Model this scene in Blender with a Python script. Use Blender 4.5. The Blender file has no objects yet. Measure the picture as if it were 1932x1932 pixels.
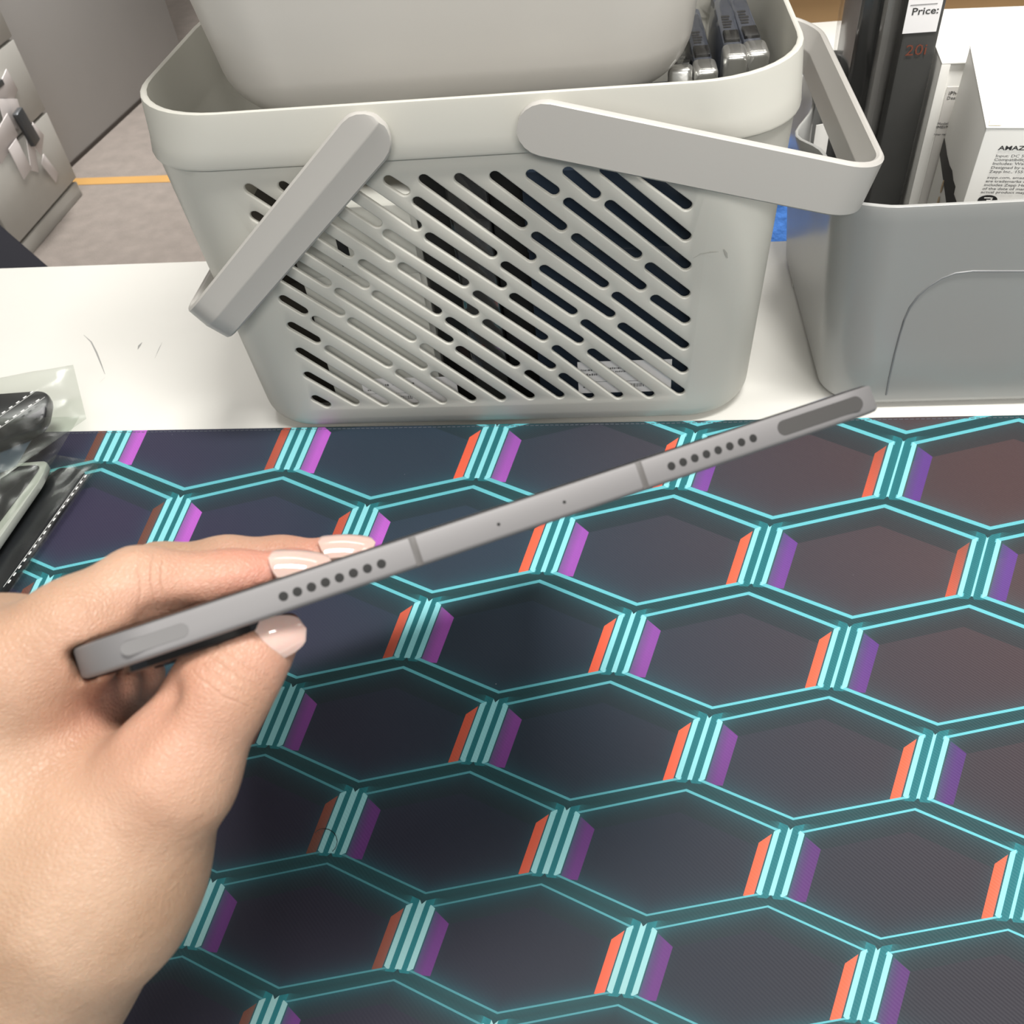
import bpy, bmesh, math, random
import numpy as np
from mathutils import Vector, Matrix, geometry, noise as mnoise
random.seed(4)
S = bpy.context.scene
COL = S.collection
PI = math.pi

# ------------------------------------------------------------------ camera
F = 1700.46
CR = np.array([[0.9933369, 0.0704007, -0.0912439], [-0.0128375, -0.7192093, -0.6946749], [-0.1145291, 0.6912176, -0.7135134]])  # rows: right, down, forward
CC = np.array([0.0001, -0.3942, 0.3787])
cam_d = bpy.data.cameras.new('camera'); cam = bpy.data.objects.new('camera', cam_d); COL.objects.link(cam)
cam_d.sensor_width = 36; cam_d.lens = F / 1932 * 36; cam_d.clip_start = .01; cam_d.clip_end = 50
M = Matrix(((CR[0][0], -CR[1][0], -CR[2][0], CC[0]), (CR[0][1], -CR[1][1], -CR[2][1], CC[1]), (CR[0][2], -CR[1][2], -CR[2][2], CC[2]), (0, 0, 0, 1)))
cam.matrix_world = M
cam_d.dof.use_dof = True; cam_d.dof.focus_distance = .40; cam_d.dof.aperture_fstop = 34
S.camera = cam

# ------------------------------------------------------------------ light, world, exposure
S.view_settings.view_transform = 'Standard'; S.view_settings.look = 'None'; S.view_settings.gamma = 1
S.view_settings.use_curve_mapping = False; S.view_settings.exposure = 0.0
w = bpy.data.worlds.new('world'); S.world = w; w.use_nodes = True
w.node_tree.nodes['Background'].inputs[0].default_value = (.93, .97, 1.0, 1)
w.node_tree.nodes['Background'].inputs[1].default_value = .28
def area(name, loc, size, power, color=(1, .97, .92), target=None, sy=None):
    l = bpy.data.lights.new(name, 'AREA'); l.shape = 'RECTANGLE'; l.size = size; l.size_y = sy or size
    l.energy = power; l.color = color
    o = bpy.data.objects.new(name, l); COL.objects.link(o); o.location = loc
    if target is not None:
        o.rotation_euler = (Vector(target) - Vector(loc)).to_track_quat('-Z', 'Y').to_euler()
    return o
area('ceiling_and_fill_panel', (.38, -.30, 1.78), .7, 42, (1, .975, .93), sy=.3)
area('ceiling_and_fill_panel', (.30, -2.0, 1.45), 1.2, 30, (1, .975, .93), sy=.3, target=(-.02, -.1, 0))  # added fill behind the camera, below the ceiling, brightens the basket front
area('ceiling_and_fill_panel', (.30, 1.1, 1.78), 1.2, 9, (1, .98, .93), sy=.4)
area('ceiling_and_fill_panel', (-1.3, 2.2, 1.78), 1.2, 50, (1, .98, .95), sy=.4, target=(-1.4, 2.2, -.7)).data.spread = math.radians(110)  # added and aimed to brighten the floor and partition
area('ceiling_and_fill_panel', (1.6, .2, 1.78), 1.2, 9, (1, .96, .9), sy=.4)

# ------------------------------------------------------------------ helpers
def V(p): return Vector((float(p[0]), float(p[1]), float(p[2])))
def ray(u, v): return CR.T @ np.array([(u - 966) / F, (v - 966) / F, 1])
def atZ(u, v, z=0.):
    r = ray(u, v); return CC + (z - CC[2]) / r[2] * r
def atY(u, v, y):
    r = ray(u, v); return CC + (y - CC[1]) / r[1] * r
def atX(u, v, x):
    r = ray(u, v); return CC + (x - CC[0]) / r[0] * r
def atD(u, v, z): return CC + ray(u, v) * z

def mat(name, color, rough=.5, metal=0., spec=.5, bump=0., bscale=200., var=0., vscale=8., sss=0., coat=0., bdist=.0006):
    m = bpy.data.materials.new(name); m.use_nodes = True; nt = m.node_tree; b = nt.nodes['Principled BSDF']
    b.inputs['Base Color'].default_value = (*color, 1); b.inputs['Roughness'].default_value = rough
    b.inputs['Metallic'].default_value = metal; b.inputs['Specular IOR Level'].default_value = spec
    if coat: b.inputs['Coat Weight'].default_value = coat
    if sss:
        b.inputs['Subsurface Weight'].default_value = sss; b.inputs['Subsurface Scale'].default_value = .004
    tc = nt.nodes.new('ShaderNodeTexCoord')
    if var:
        n = nt.nodes.new('ShaderNodeTexNoise'); n.inputs['Scale'].default_value = vscale; n.inputs['Detail'].default_value = 5
        mr = nt.nodes.new('ShaderNodeMapRange'); mr.inputs[3].default_value = 1 - var; mr.inputs[4].default_value = 1 + var
        mx = nt.nodes.new('ShaderNodeMix'); mx.data_type = 'RGBA'; mx.blend_type = 'MULTIPLY'; mx.inputs[0].default_value = 1
        mx.inputs[6].default_value = (*color, 1)
        nt.links.new(tc.outputs['Object'], n.inputs['Vector']); nt.links.new(n.outputs[0], mr.inputs[0])
        nt.links.new(mr.outputs[0], mx.inputs[7]); nt.links.new(mx.outputs[2], b.inputs['Base Color'])
    if bump:
        n = nt.nodes.new('ShaderNodeTexNoise'); n.inputs['Scale'].default_value = bscale; n.inputs['Detail'].default_value = 4
        bm = nt.nodes.new('ShaderNodeBump'); bm.inputs['Strength'].default_value = bump; bm.inputs['Distance'].default_value = bdist
        nt.links.new(tc.outputs['Object'], n.inputs['Vector']); nt.links.new(n.outputs[0], bm.inputs['Height']); nt.links.new(bm.outputs[0], b.inputs['Normal'])
    return m

def film(name, tint=(1, 1, 1), refl=.10, rough=.12):
    m = bpy.data.materials.new(name); m.use_nodes = True; nt = m.node_tree; nt.nodes.clear()
    out = nt.nodes.new('ShaderNodeOutputMaterial'); t = nt.nodes.new('ShaderNodeBsdfTransparent'); t.inputs[0].default_value = (*tint, 1)
    g = nt.nodes.new('ShaderNodeBsdfGlossy'); g.inputs['Roughness'].default_value = rough
    mx = nt.nodes.new('ShaderNodeMixShader'); lw = nt.nodes.new('ShaderNodeLayerWeight'); lw.inputs[0].default_value = .35
    mr = nt.nodes.new('ShaderNodeMapRange'); mr.inputs[3].default_value = refl; mr.inputs[4].default_value = min(1, refl * 3 + .12)
    nt.links.new(lw.outputs['Facing'], mr.inputs[0]); nt.links.new(mr.outputs[0], mx.inputs[0])
    nt.links.new(t.outputs[0], mx.inputs[1]); nt.links.new(g.outputs[0], mx.inputs[2]); nt.links.new(mx.outputs[0], out.inputs[0])
    n = nt.nodes.new('ShaderNodeTexNoise'); n.inputs['Scale'].default_value = 60; bp = nt.nodes.new('ShaderNodeBump'); bp.inputs['Distance'].default_value = .0005; bp.inputs['Strength'].default_value = .35
    tc = nt.nodes.new('ShaderNodeTexCoord'); nt.links.new(tc.outputs['Object'], n.inputs['Vector'])
    nt.links.new(n.outputs[0], bp.inputs['Height']); nt.links.new(bp.outputs[0], g.inputs['Normal'])
    return m

def tag(o, label=None, cat=None, group=None, kind=None):
    if label: o['label'] = label
    if cat: o['category'] = cat
    if group: o['group'] = group
    if kind: o['kind'] = kind
    return o
def empty(name, loc, label=None, cat=None, group=None):
    o = bpy.data.objects.new(name, None); COL.objects.link(o); o.location = V(loc); o.empty_display_size = .01
    return tag(o, label, cat, group)
def link(name, me, material, parent=None, smooth=True, world=True):
    """links a mesh whose coordinates are world coordinates"""
    if smooth:
        me.shade_smooth()
        try: me.set_sharp_from_angle(angle=math.radians(38))
        except Exception: pass
    o = bpy.data.objects.new(name, me); COL.objects.link(o)
    if material: me.materials.append(material)
    if parent is not None:
        o.parent = parent
        if world: o.matrix_parent_inverse = Matrix.Translation(-root_loc(parent))
    return o
def root_loc(p):
    return p.location.copy() if p.parent is None else Vector((0, 0, 0))
def mesh(name, verts, faces, material, parent=None, smooth=True):
    me = bpy.data.meshes.new(name); me.from_pydata([tuple(map(float, v)) for v in verts], [], faces)
    bm = bmesh.new(); bm.from_mesh(me); bmesh.ops.recalc_face_normals(bm, faces=bm.faces); bm.to_mesh(me); bm.free()
    return link(name, me, material, parent, smooth)
def origin_to(o, loc):
    """move the origin of a top-level mesh to loc without moving the shape"""
    loc = V(loc); o.data.transform(Matrix.Translation(-loc)); o.location = loc; return o
def frame(o3, x, y, z): return Matrix(((x[0], y[0], z[0], o3[0]), (x[1], y[1], z[1], o3[1]), (x[2], y[2], z[2], o3[2]), (0, 0, 0, 1)))
def box_bm(bm, mw, x0, x1, y0, y1, z0, z1, bev=0., seg=2):
    vs = [bm.verts.new(mw @ Vector(p)) for p in ((x0, y0, z0), (x1, y0, z0), (x1, y1, z0), (x0, y1, z0), (x0, y0, z1), (x1, y0, z1), (x1, y1, z1), (x0, y1, z1))]
    fs = [bm.faces.new([vs[i] for i in f]) for f in ((0, 3, 2, 1), (4, 5, 6, 7), (0, 1, 5, 4), (1, 2, 6, 5), (2, 3, 7, 6), (3, 0, 4, 7))]
    if bev:
        es = list({e for f in fs for e in f.edges})
        bmesh.ops.bevel(bm, geom=es, offset=bev, segments=seg, affect='EDGES', profile=.5)
def bm_link(name, bm, material, parent=None, smooth=True):
    bmesh.ops.recalc_face_normals(bm, faces=bm.faces)
    me = bpy.data.meshes.new(name); bm.to_mesh(me); bm.free(); return link(name, me, material, parent, smooth)
ID = Matrix.Identity(4)
def boxo(name, mw, d, material, parent=None, bev=.001, seg=2):
    bm = bmesh.new(); box_bm(bm, mw, *d, bev=bev, seg=seg); return bm_link(name, bm, material, parent)
def rrect(W, D, r, n=8, nx=1):
    P = []
    for cx, cy, a0 in ((W / 2 - r, D / 2 - r, 0), (-W / 2 + r, D / 2 - r, 90), (-W / 2 + r, -D / 2 + r, 180), (W / 2 - r, -D / 2 + r, 270)):
        for i in range(n + 1):
            a = math.radians(a0 + 90 * i / n); P.append((cx + r * math.cos(a), cy + r * math.sin(a)))
    return P
def loft(loops, cap0=False, cap1=False, skip=None, closed=True):
    vs = [p for L in loops for p in L]; n = len(loops[0]); fs = []
    for i in range(len(loops) - 1):
        for j in range(n if closed else n - 1):
            if skip and skip(i, j): continue
            a, b = i * n + j, i * n + (j + 1) % n
            fs.append((a, b, b + n, a + n))
    if cap0: fs.append(tuple(reversed(range(n))))
    if cap1: fs.append(tuple(range((len(loops) - 1) * n, len(loops) * n)))
    return vs, fs
def sweep(pts, wdir, prof, cap=True):
    """sweep a closed 2D profile (a along wdir(i), b along side) along pts"""
    loops = []
    n = len(pts)
    for i, p in enumerate(pts):
        t = (pts[min(i + 1, n - 1)] - pts[max(i - 1, 0)]).normalized()
        wv = wdir(i) if callable(wdir) else wdir
        s = t.cross(wv).normalized(); wv = s.cross(t).normalized()
        loops.append([p + wv * a + s * b for a, b in (prof(i) if callable(prof) else prof)])
    return loft(loops, cap, cap)
def tube(name, pts, r, material, parent=None, n=8):
    pts = [V(p) for p in pts]
    wd = Vector((0, 0, 1)) if abs((pts[-1] - pts[0]).normalized().z) < .9 else Vector((1, 0, 0))
    v, f = sweep(pts, wd, [(r * math.cos(2 * PI * k / n), r * math.sin(2 * PI * k / n)) for k in range(n)])
    return mesh(name, v, f, material, parent)
def text(name, s, mw, size, material, parent, thick=0., sx=1., align='LEFT', off=0.):
    cu = bpy.data.curves.new('t', 'FONT'); cu.body = s; cu.size = size; cu.extrude = .00004; cu.offset = off; cu.resolution_u = 2; cu.align_x = align
    o = bpy.data.objects.new('t', cu); COL.objects.link(o)
    dg = bpy.context.evaluated_depsgraph_get(); dg.update()
    me = bpy.data.meshes.new_from_object(o.evaluated_get(dg)); COL.objects.unlink(o); bpy.data.objects.remove(o); bpy.data.curves.remove(cu)
    me.transform(Matrix.Diagonal((sx, 1, 1, 1))); me.transform(mw); me.name = name
    return link(name, me, material, parent, smooth=False)

# ------------------------------------------------------------------ room
M_floor = mat('carpet', (.185, .160, .142), .95, bump=.8, bscale=260, var=.26, vscale=22, bdist=.004)
M_wallp = mat('partition_paint', (.42, .41, .40), .5, var=.03)
M_room = mat('room_paint', (.62, .60, .56), .8, var=.03)
M_dark = mat('dark_gap', (.045, .036, .03), .7, var=.1)
FZ = -.73
def struct(name, verts, faces, m):
    o = mesh(name, verts, faces, m, smooth=False); o['kind'] = 'structure'; return o
def slab(name, x0, x1, y0, y1, z0, z1, m, kind='structure', bev=0.):
    bm = bmesh.new(); box_bm(bm, ID, x0, x1, y0, y1, z0, z1, bev=bev); o = bm_link(name, bm, m, smooth=bool(bev))
    if kind: o['kind'] = kind
    return o
slab('floor', -3.2, 3.5, -2.2, 5.2, FZ - .05, FZ, M_floor)
slab('ceiling', -3.2, 3.5, -2.2, 5.2, 1.8, 1.85, M_room)
slab('wall_back', -3.2, 3.5, 5.2, 5.25, FZ, 1.8, M_room)
slab('wall_left', -3.25, -3.2, -2.2, 5.2, FZ, 1.8, M_room)
# grey partition panel standing behind the drawer cabinet
pt = empty('partition_panel', (-1.62, 2.3, FZ), 'tall plain grey partition panel standing on the carpet beyond the drawer cabinet', 'partition')
th = math.atan2(3.017 - 2.1704, -1.5569 + 1.637)
mw = Matrix.Translation((-1.5569, 3.017, FZ)) @ Matrix.Rotation(th, 4, 'Z')
boxo('panel', mw, (-.97, 0, 0, .04, .012, 1.5), M_wallp, pt, bev=.002)
boxo('foot_strip', mw, (-.97, 0, -.002, .03, 0, .012), M_dark, pt, bev=0)
# floor marking tape
bm = bmesh.new(); a, b = atZ(150, 343, FZ), atZ(332, 337, FZ)
dirv = Vector(b - a).normalized(); nrm = Vector((-dirv.y, dirv.x, 0))
pa = Vector(a) - dirv * .06; pb = Vector(b) + dirv * 1.6
vs = [bm.verts.new(p + Vector((0, 0, zz))) for zz in (.0, .0012) for p in (pa - nrm * .022, pb - nrm * .022, pb + nrm * .022, pa + nrm * .022)]
for f in ((3, 2, 1, 0), (4, 5, 6, 7), (0, 1, 5, 4), (1, 2, 6, 5), (2, 3, 7, 6), (3, 0, 4, 7)): bm.faces.new([vs[i] for i in f])
o = bm_link('floor_tape', bm, mat('tape_yellow', (.36, .20, .055), .6, var=.1), smooth=False)
origin_to(o, pa); tag(o, 'yellow marking tape stuck across the grey carpet', 'tape')

# ------------------------------------------------------------------ drawer cabinet at far left
M_cab = mat('cabinet_white', (.43, .42, .39), .5, var=.05, vscale=14)
M_grey = mat('cabinet_gap', (.16, .15, .14), .6)
M_paper = mat('loose_paper', (.62, .58, .57), .7, var=.1)
M_mtl = mat('dark_metal_handle', (.09, .095, .1), .35, .6)
cx, cy = -1.516, 1.9865
cb = empty('drawer_cabinet', (cx - .25, cy - .5, FZ), 'off white drawer cabinet with dark pull handle at the left edge of the view', 'cabinet')
boxo('body', ID, (cx - .45, cx - .012, cy - 1.22, cy, FZ + .045, FZ + .95), M_cab, cb, bev=.004)
boxo('plinth', ID, (cx - .44, cx - .004, cy - 1.22, cy - .006, FZ, FZ + .04), M_cab, cb, bev=.002)
rows = [(.05, .235), (.241, .42), (.426, .62), (.626, .94)]
for k, (za, zb) in enumerate(rows):
    for y0, y1 in ((cy - .39, cy - .004), (cy - .80, cy - .40), (cy - 1.2, cy - .81)):
        d = boxo('drawer', ID, (cx - .012, cx, y0, y1, FZ + za, FZ + zb), M_cab, cb, bev=.003)
        if k in (1, 2):
            boxo('handle', ID, (cx, cx + .016, (y0 + y1) / 2 - .05, (y0 + y1) / 2 + .05, FZ + zb - .06, FZ + zb - .045), M_mtl, d, bev=.003)
for k, (u, v, w_, h_, a_) in enumerate(((12, 175, .05, .03, .3), (22, 215, .035, .05, 1.2), (70, 262, .03, .028, .6), (60, 285, .05, .02, 1.0), (94, 318, .016, .04, .5), (8, 262, .06, .03, .2), (38, 300, .04, .03, 1.6))):
    q = atX(u, v, cx + .006 + .003 * k)
    bm = bmesh.new(); mwp = Matrix.Translation(V(q)) @ Matrix.Rotation(a_, 4, 'X') @ Matrix.Rotation(.12, 4, 'Y')
    box_bm(bm, mwp, -.001, .001, -w_, w_, -h_, h_, bev=.0006)
    o = bm_link('paper_note', bm, M_paper, cb)
q = atX(50, 240, cx + .03)
boxo('dark_clip', Matrix.Translation(V(q)) @ Matrix.Rotation(.15, 4, 'X'), (-.008, .008, -.018, .018, -.045, .045), M_mtl, cb, bev=.004)
# dark case in front of cabinet
p0, p1 = atZ(-10, 418, -.30), atZ(98, 512, -.30)
d = Vector(p1 - p0).normalized(); nn = Vector((-d.y, d.x, 0))
cs = empty('black_case', ((p0 + p1) / 2 * np.array([1, 1, 0]) + np.array([0, 0, FZ])), 'black hard case at the far left, below the drawer cabinet', 'case')
mw = frame(Vector((p0[0], p0[1], FZ)), d, nn, (0, 0, 1))
M_case = mat('case_black', (.006, .007, .010), .7, spec=.1)
boxo('body', mw, (-.25, .28, -.22, 0, 0, .40), M_case, cs, bev=.008)
boxo('lid', mw, (-.25, .28, -.22, .004, .403, .43), mat('case_rim', (.012, .012, .017), .7, spec=.1), cs, bev=.006)

# ------------------------------------------------------------------ table
def table_white():
    m = mat('table_laminate', (.75, .74, .70), .32, var=.025, vscale=12, bump=.05, bscale=60)
    return m
M_tab = table_white()
tb = empty('table', (-.1, -.1, FZ), 'white laminate table top with scuffs carrying the basket and the mat', 'table')
bl, br = Vector((-.5402, .2828)), Vector((.15, .2675))
sl = (br.y - bl.y) / (br.x - bl.x)
xl, xr = -1.0, .75
vb = [(xl, .2828 + sl * (xl + .5402)), (xr, .2828 + sl * (xr + .5402)), (xr, -.75), (xl, -.75)]
bm = bmesh.new()
bv = [bm.verts.new((x, y, z)) for z in (-.025, 0) for x, y in vb]
for f in ((0, 1, 2, 3), (7, 6, 5, 4), (0, 4, 5, 1), (1, 5, 6, 2), (2, 6, 7, 3), (3, 7, 4, 0)): bm.faces.new([bv[i] for i in f])
bmesh.ops.bevel(bm, geom=bm.edges[:], offset=.0015, segments=2, affect='EDGES')
bm_link('table_top', bm, M_tab, tb)
for x, y in ((-.93, .2), (.68, .16), (-.93, -.68), (.68, -.68)):
    boxo('leg', ID, (x - .025, x + .025, y - .025, y + .025, FZ, -.025), M_tab, tb, bev=.002)
M_scuff = mat('scuff_grey', (.33, .33, .32), .7)
def scuff(pts, r):
    P = [V(atZ(u, v, .0001)) for u, v in pts]
    L = []
    for i, p in enumerate(P):
        t = (P[min(i + 1, len(P) - 1)] - P[max(i - 1, 0)]).normalized(); s = Vector((-t.y, t.x, 0))
        k = r * (.25 + math.sin(PI * i / (len(P) - 1)))
        L.append([p + s * k, p - s * k])
    v, f = loft(L, closed=False); mesh('scuff_mark', v, f, M_scuff, tb, smooth=False)
scuff([(158, 632), (172, 645), (182, 665), (190, 685), (198, 706)], .0005)
scuff([(268, 646), (263, 652), (260, 659)], .0008)
scuff([(306, 646), (300, 658), (292, 676)], .0002)
scuff([(198, 712), (188, 722)], .0002)

# ------------------------------------------------------------------ desk mat with printed hexagon pattern
HX = np.array([[8.06435, 0.51153, 2.68287], [-1.15552, -13.1193, -0.20089], [-0.0261, 0.96337, 1.0]])
class E_:
    nt = None
    def __init__(s, sock): s.s = sock
    @staticmethod
    def op(o, *a, clamp=False):
        n = E_.nt.nodes.new('ShaderNodeMath'); n.operation = o; n.use_clamp = clamp
        for i, x in enumerate(a):
            if isinstance(x, E_): E_.nt.links.new(x.s, n.inputs[i])
            else: n.inputs[i].default_value = float(x)
        return E_(n.outputs[0])
    def __add__(s, o): return E_.op('ADD', s, o)
    __radd__ = __add__
    def __sub__(s, o): return E_.op('SUBTRACT', s, o)
    def __rsub__(s, o): return E_.op('SUBTRACT', o, s)
    def __mul__(s, o): return E_.op('MULTIPLY', s, o)
    __rmul__ = __mul__
    def __truediv__(s, o): return E_.op('DIVIDE', s, o)
def eabs(x): return E_.op('ABSOLUTE', x)
def emax(a, b): return E_.op('MAXIMUM', a, b)
def emin(a, b): return E_.op('MINIMUM', a, b)
def ernd(x): return E_.op('ROUND', x)
def lt(a, b): return E_.op('LESS_THAN', a, b)
def gt(a, b): return E_.op('GREATER_THAN', a, b)
def sat(x): return E_.op('ADD', x, 0, clamp=True)
def ramp(x, a, b): return E_.op('MULTIPLY', x - a, 1.0 / (b - a), clamp=True)
def mixf(f, a, b): return a + f * (b - a)
def eexp(x): return E_.op('EXPONENT', x)
def cmix(f, a, b):
    n = E_.nt.nodes.new('ShaderNodeMix'); n.data_type = 'RGBA'
    if isinstance(f, E_): E_.nt.links.new(f.s, n.inputs[0])
    else: n.inputs[0].default_value = f
    for i, c in ((6, a), (7, b)):
        if isinstance(c, tuple): n.inputs[i].default_value = (*c, 1)
        else: E_.nt.links.new(c, n.inputs[i])
    return n.outputs[2]
def mat_hex():
    m = bpy.data.materials.new('printed_mat_fabric'); m.use_nodes = True; nt = m.node_tree; E_.nt = nt
    bs = nt.nodes['Principled BSDF']
    tc = nt.nodes.new('ShaderNodeTexCoord'); sp = nt.nodes.new('ShaderNodeSeparateXYZ'); nt.links.new(tc.outputs['Object'], sp.inputs[0])
    x, y = E_(sp.outputs[0]), E_(sp.outputs[1])
    row = lambda r: x * HX[r][0] + y * HX[r][1] + HX[r][2]
    w_ = row(2); a = row(0) / w_; b = row(1) / w_
    f = a - b * .4
    K = 1.83; hw = .446 * K
    def hexd(a_, b_):
        al = a_ - ernd(a_); bl = b_ - ernd((b_ - .6) / 2) * 2
        X = eabs(al) * K
        dv = X - hw; dt = (X * .3676 - bl) * .939; db = (bl - 1.185 + X * .35) * .944
        return al, bl, dv, emax(dt, db), dt
    A = hexd(a, b); B = hexd(a + .5, b - 1)
    dA = emax(A[2], A[3]); dB = emax(B[2], B[3]); selB = lt(dB, dA)
    al = mixf(selB, A[0], B[0]); bl = mixf(selB, A[1], B[1]); dv = mixf(selB, A[2], B[2]); ds = mixf(selB, A[3], B[3]); dt = mixf(selB, A[4], B[4])
    d = emax(dv, ds); ins = lt(d, 0)
    aal = eabs(al)
    # base colours of the cells
    nz = nt.nodes.new('ShaderNodeTexNoise'); nz.inputs['Scale'].default_value = 14; nt.links.new(tc.outputs['Object'], nz.inputs['Vector'])
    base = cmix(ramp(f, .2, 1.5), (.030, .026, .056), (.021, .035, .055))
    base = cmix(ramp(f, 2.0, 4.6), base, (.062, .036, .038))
    base = cmix(ramp(b, .6, 4.5) * .75, base, (.013, .013, .020))  # shade on the near side of the mat painted into the cells
    sh = lt(dt, 0) * gt(dt, -.20)
    base = cmix(sh * .6, base, (.012, .022, .026))
    # glow near lines inside
    glow = eexp(eabs(d) * -14.) * mixf(ramp(f, 0, 4), .8, .5)
    base = cmix(glow * .40, base, (.01, .16, .19))
    # colour slabs
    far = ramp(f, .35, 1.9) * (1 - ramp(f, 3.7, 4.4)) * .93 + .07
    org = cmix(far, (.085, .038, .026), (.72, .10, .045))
    mo = ins * lt(dv, -.035) * gt(al, .383) * gt(bl, (.446 - aal) * 2.1 + .30) * lt(bl, .925)
    c = cmix(mo, base, org)
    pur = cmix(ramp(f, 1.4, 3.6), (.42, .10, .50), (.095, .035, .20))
    pur = cmix(ramp(b, .6, 3.4) * .85, pur, (.05, .016, .09))  # nearer purple bars dimmed, the mat's shade put into their colour
    mp = ins * lt(dv, -.035) * lt(al, -.347) * gt(bl, (.446 - aal) * 1.35 + .31) * lt(bl, .93)
    mpg = mp * (1 - ramp(dv, -.12, -.03) * .5)
    c = cmix(mpg, c, pur)
    # gaps
    cen = (.5 - aal) * K
    inrow = gt(bl, .22) * lt(bl, .93)
    gap = cmix(eexp(eabs(ds) * -9.) * .7, (.012, .028, .034), (.012, .075, .085))
    gap = cmix(inrow * gt(dv, 0), gap, (.010, .115, .135))
    c = cmix(ins, gap, c)
    # lines
    cyan = cmix(ramp(b, .5, 5.) * (1 - ramp(f, 1.5, 3.5)), (.23, .62, .68), (.24, .43, .44))  # print paler at lower left, also dimmed by shade put into the colour
    isv = gt(dv, ds)
    bw = mixf(ramp(b, 0, 4), .018, .009)
    lnv = isv * lt(eabs(dv + .0), mixf(ramp(f, 1.5, 4.2), .024, .020)) * gt(bl, .29) * lt(bl, .905)
    lns = lt(eabs(ds + .0), bw) * lt(dv, .03)
    cw = mixf(ramp(f, 1.0, 4.2), .028, .009)
    lnc = lt(cen, cw) * gt(bl, .235) * lt(bl, .90)
    gl2 = eexp(emin(eabs(dv), cen) * -22.) * inrow * gt(dv, -.25)
    c = cmix(gl2 * .16, c, (.05, .38, .42))
    c = cmix(lns, c, cmix(ramp(b, 1.8, 3.6) * (1 - ramp(f, 1.2, 3.0)) * .75, (.11, .42, .48), (.035, .13, .15))); c = cmix(lnv, c, cyan); c = cmix(lnc, c, cyan)  # slanted lines dimmed at lower left, shade painted into their colour
    # dust specks
    vo = nt.nodes.new('ShaderNodeTexVoronoi'); vo.inputs['Scale'].default_value = 45; nt.links.new(tc.outputs['Object'], vo.inputs['Vector'])
    c = cmix(lt(E_(vo.outputs['Distance']), .012) * .6, c, (.35, .36, .38))
    nt.links.new(c, bs.inputs['Base Color'])
    bs.inputs['Roughness'].default_value = .62; bs.inputs['Specular IOR Level'].default_value = .30
    bs.inputs['Sheen Weight'].default_value = .03
    # twill weave
    wv = nt.nodes.new('ShaderNodeTexWave'); wv.inputs['Scale'].default_value = 330; wv.inputs['Distortion'].default_value = .4; wv.bands_direction = 'DIAGONAL'
    nt.links.new(tc.outputs['Object'], wv.inputs['Vector'])
    bp = nt.nodes.new('ShaderNodeBump'); bp.inputs['Strength'].default_value = .35; bp.inputs['Distance'].default_value = .0002
    nt.links.new(wv.outputs['Fac'], bp.inputs['Height']); nt.links.new(bp.outputs[0], bs.inputs['Normal'])
    return m
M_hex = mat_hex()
bm = bmesh.new()
ml = [(-.62, .0566), (.5, .0446), (.5, -.62), (-.62, -.62)]
v0 = [bm.verts.new((x, y, .0001)) for x, y in ml]; v1 = [bm.verts.new((x, y, .0022)) for x, y in ml]
bm.faces.new(v1); bm.faces.new(v0[::-1])
for i in range(4): bm.faces.new((v0[i], v0[(i + 1) % 4], v1[(i + 1) % 4], v1[i]))
bmesh.ops.bevel(bm, geom=[e for e in bm.edges if e.verts[0].co.z > .001 and e.verts[1].co.z > .001], offset=.0008, segments=2, affect='EDGES')
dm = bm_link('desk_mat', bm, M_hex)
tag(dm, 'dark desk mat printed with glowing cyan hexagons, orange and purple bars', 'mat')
bm = bmesh.new()
for k in range(330):
    x = -.6 + k * .0032
    y = .0566 - .0107 * (x + .62) - .0028 + random.uniform(-.0001, .0001)
    box_bm(bm, Matrix.Translation((x, y, .0022)) @ Matrix.Rotation(random.uniform(-.1, .1), 4, 'Z'), -.0011, .0011, -.00022, .00022, -.0002, .00018)
st = bm_link('hem_stitches', bm, mat('thread_grey', (.10, .11, .13), .8), dm, smooth=False); st['kind'] = 'stuff'
st.matrix_parent_inverse = Matrix.Identity(4)
# loose hair lying on the mat
hp = [V(atZ(612 + 22 * math.cos(t) * 1.1, 1588 + 24 * math.sin(t), .0025)) for t in np.linspace(-2.4, .9, 12)]
hr = tube('loose_hair', hp, .00012, mat('hair_black', (.01, .009, .008), .5), n=5)
origin_to(hr, hp[0]); tag(hr, 'single curled dark hair lying on the desk mat left of centre', 'hair')

# ------------------------------------------------------------------ perforated basket
M_bask = mat('basket_plastic', (.70, .69, .635), .38, var=.012, vscale=20, bump=.03, bscale=900)
BX, BY, BW, BD, BH = -.0758, .13, .34, .188, .2143
TX, TY, DW, RB, HS, TH = .0369, .0597, .0008, .041, .1858, .0022
def add_trans(m, c, f_):
    nt = m.node_tree; p = nt.nodes['Principled BSDF']; out = [n for n in nt.nodes if n.type == 'OUTPUT_MATERIAL'][0]
    tr = nt.nodes.new('ShaderNodeBsdfTranslucent'); tr.inputs[0].default_value = (*c, 1); mx = nt.nodes.new('ShaderNodeMixShader'); mx.inputs[0].default_value = f_
    nt.links.new(p.outputs[0], mx.inputs[1]); nt.links.new(tr.outputs[0], mx.inputs[2]); nt.links.new(mx.outputs[0], out.inputs[0])
add_trans(M_bask, (.80, .79, .72), .22)
bk = empty('storage_basket', (BX, BY, 0), 'off white plastic basket with slanted slots in its front wall and two swing handles', 'basket')
def bloop(z, r, ins=0., k=1., n=10, z2=None):
    W = BW - 2 * k * TX * (BH - z) - 2 * ins; D = BD - 2 * k * TY * (BH - z) - 2 * ins
    return [(BX + x, BY + y, z if z2 is None else z2) for x, y in rrect(W, D, r, n)]
NB = 10; NL = 4 * (NB + 1)
zp0, zp1 = .0185, .181
outer = []
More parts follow.
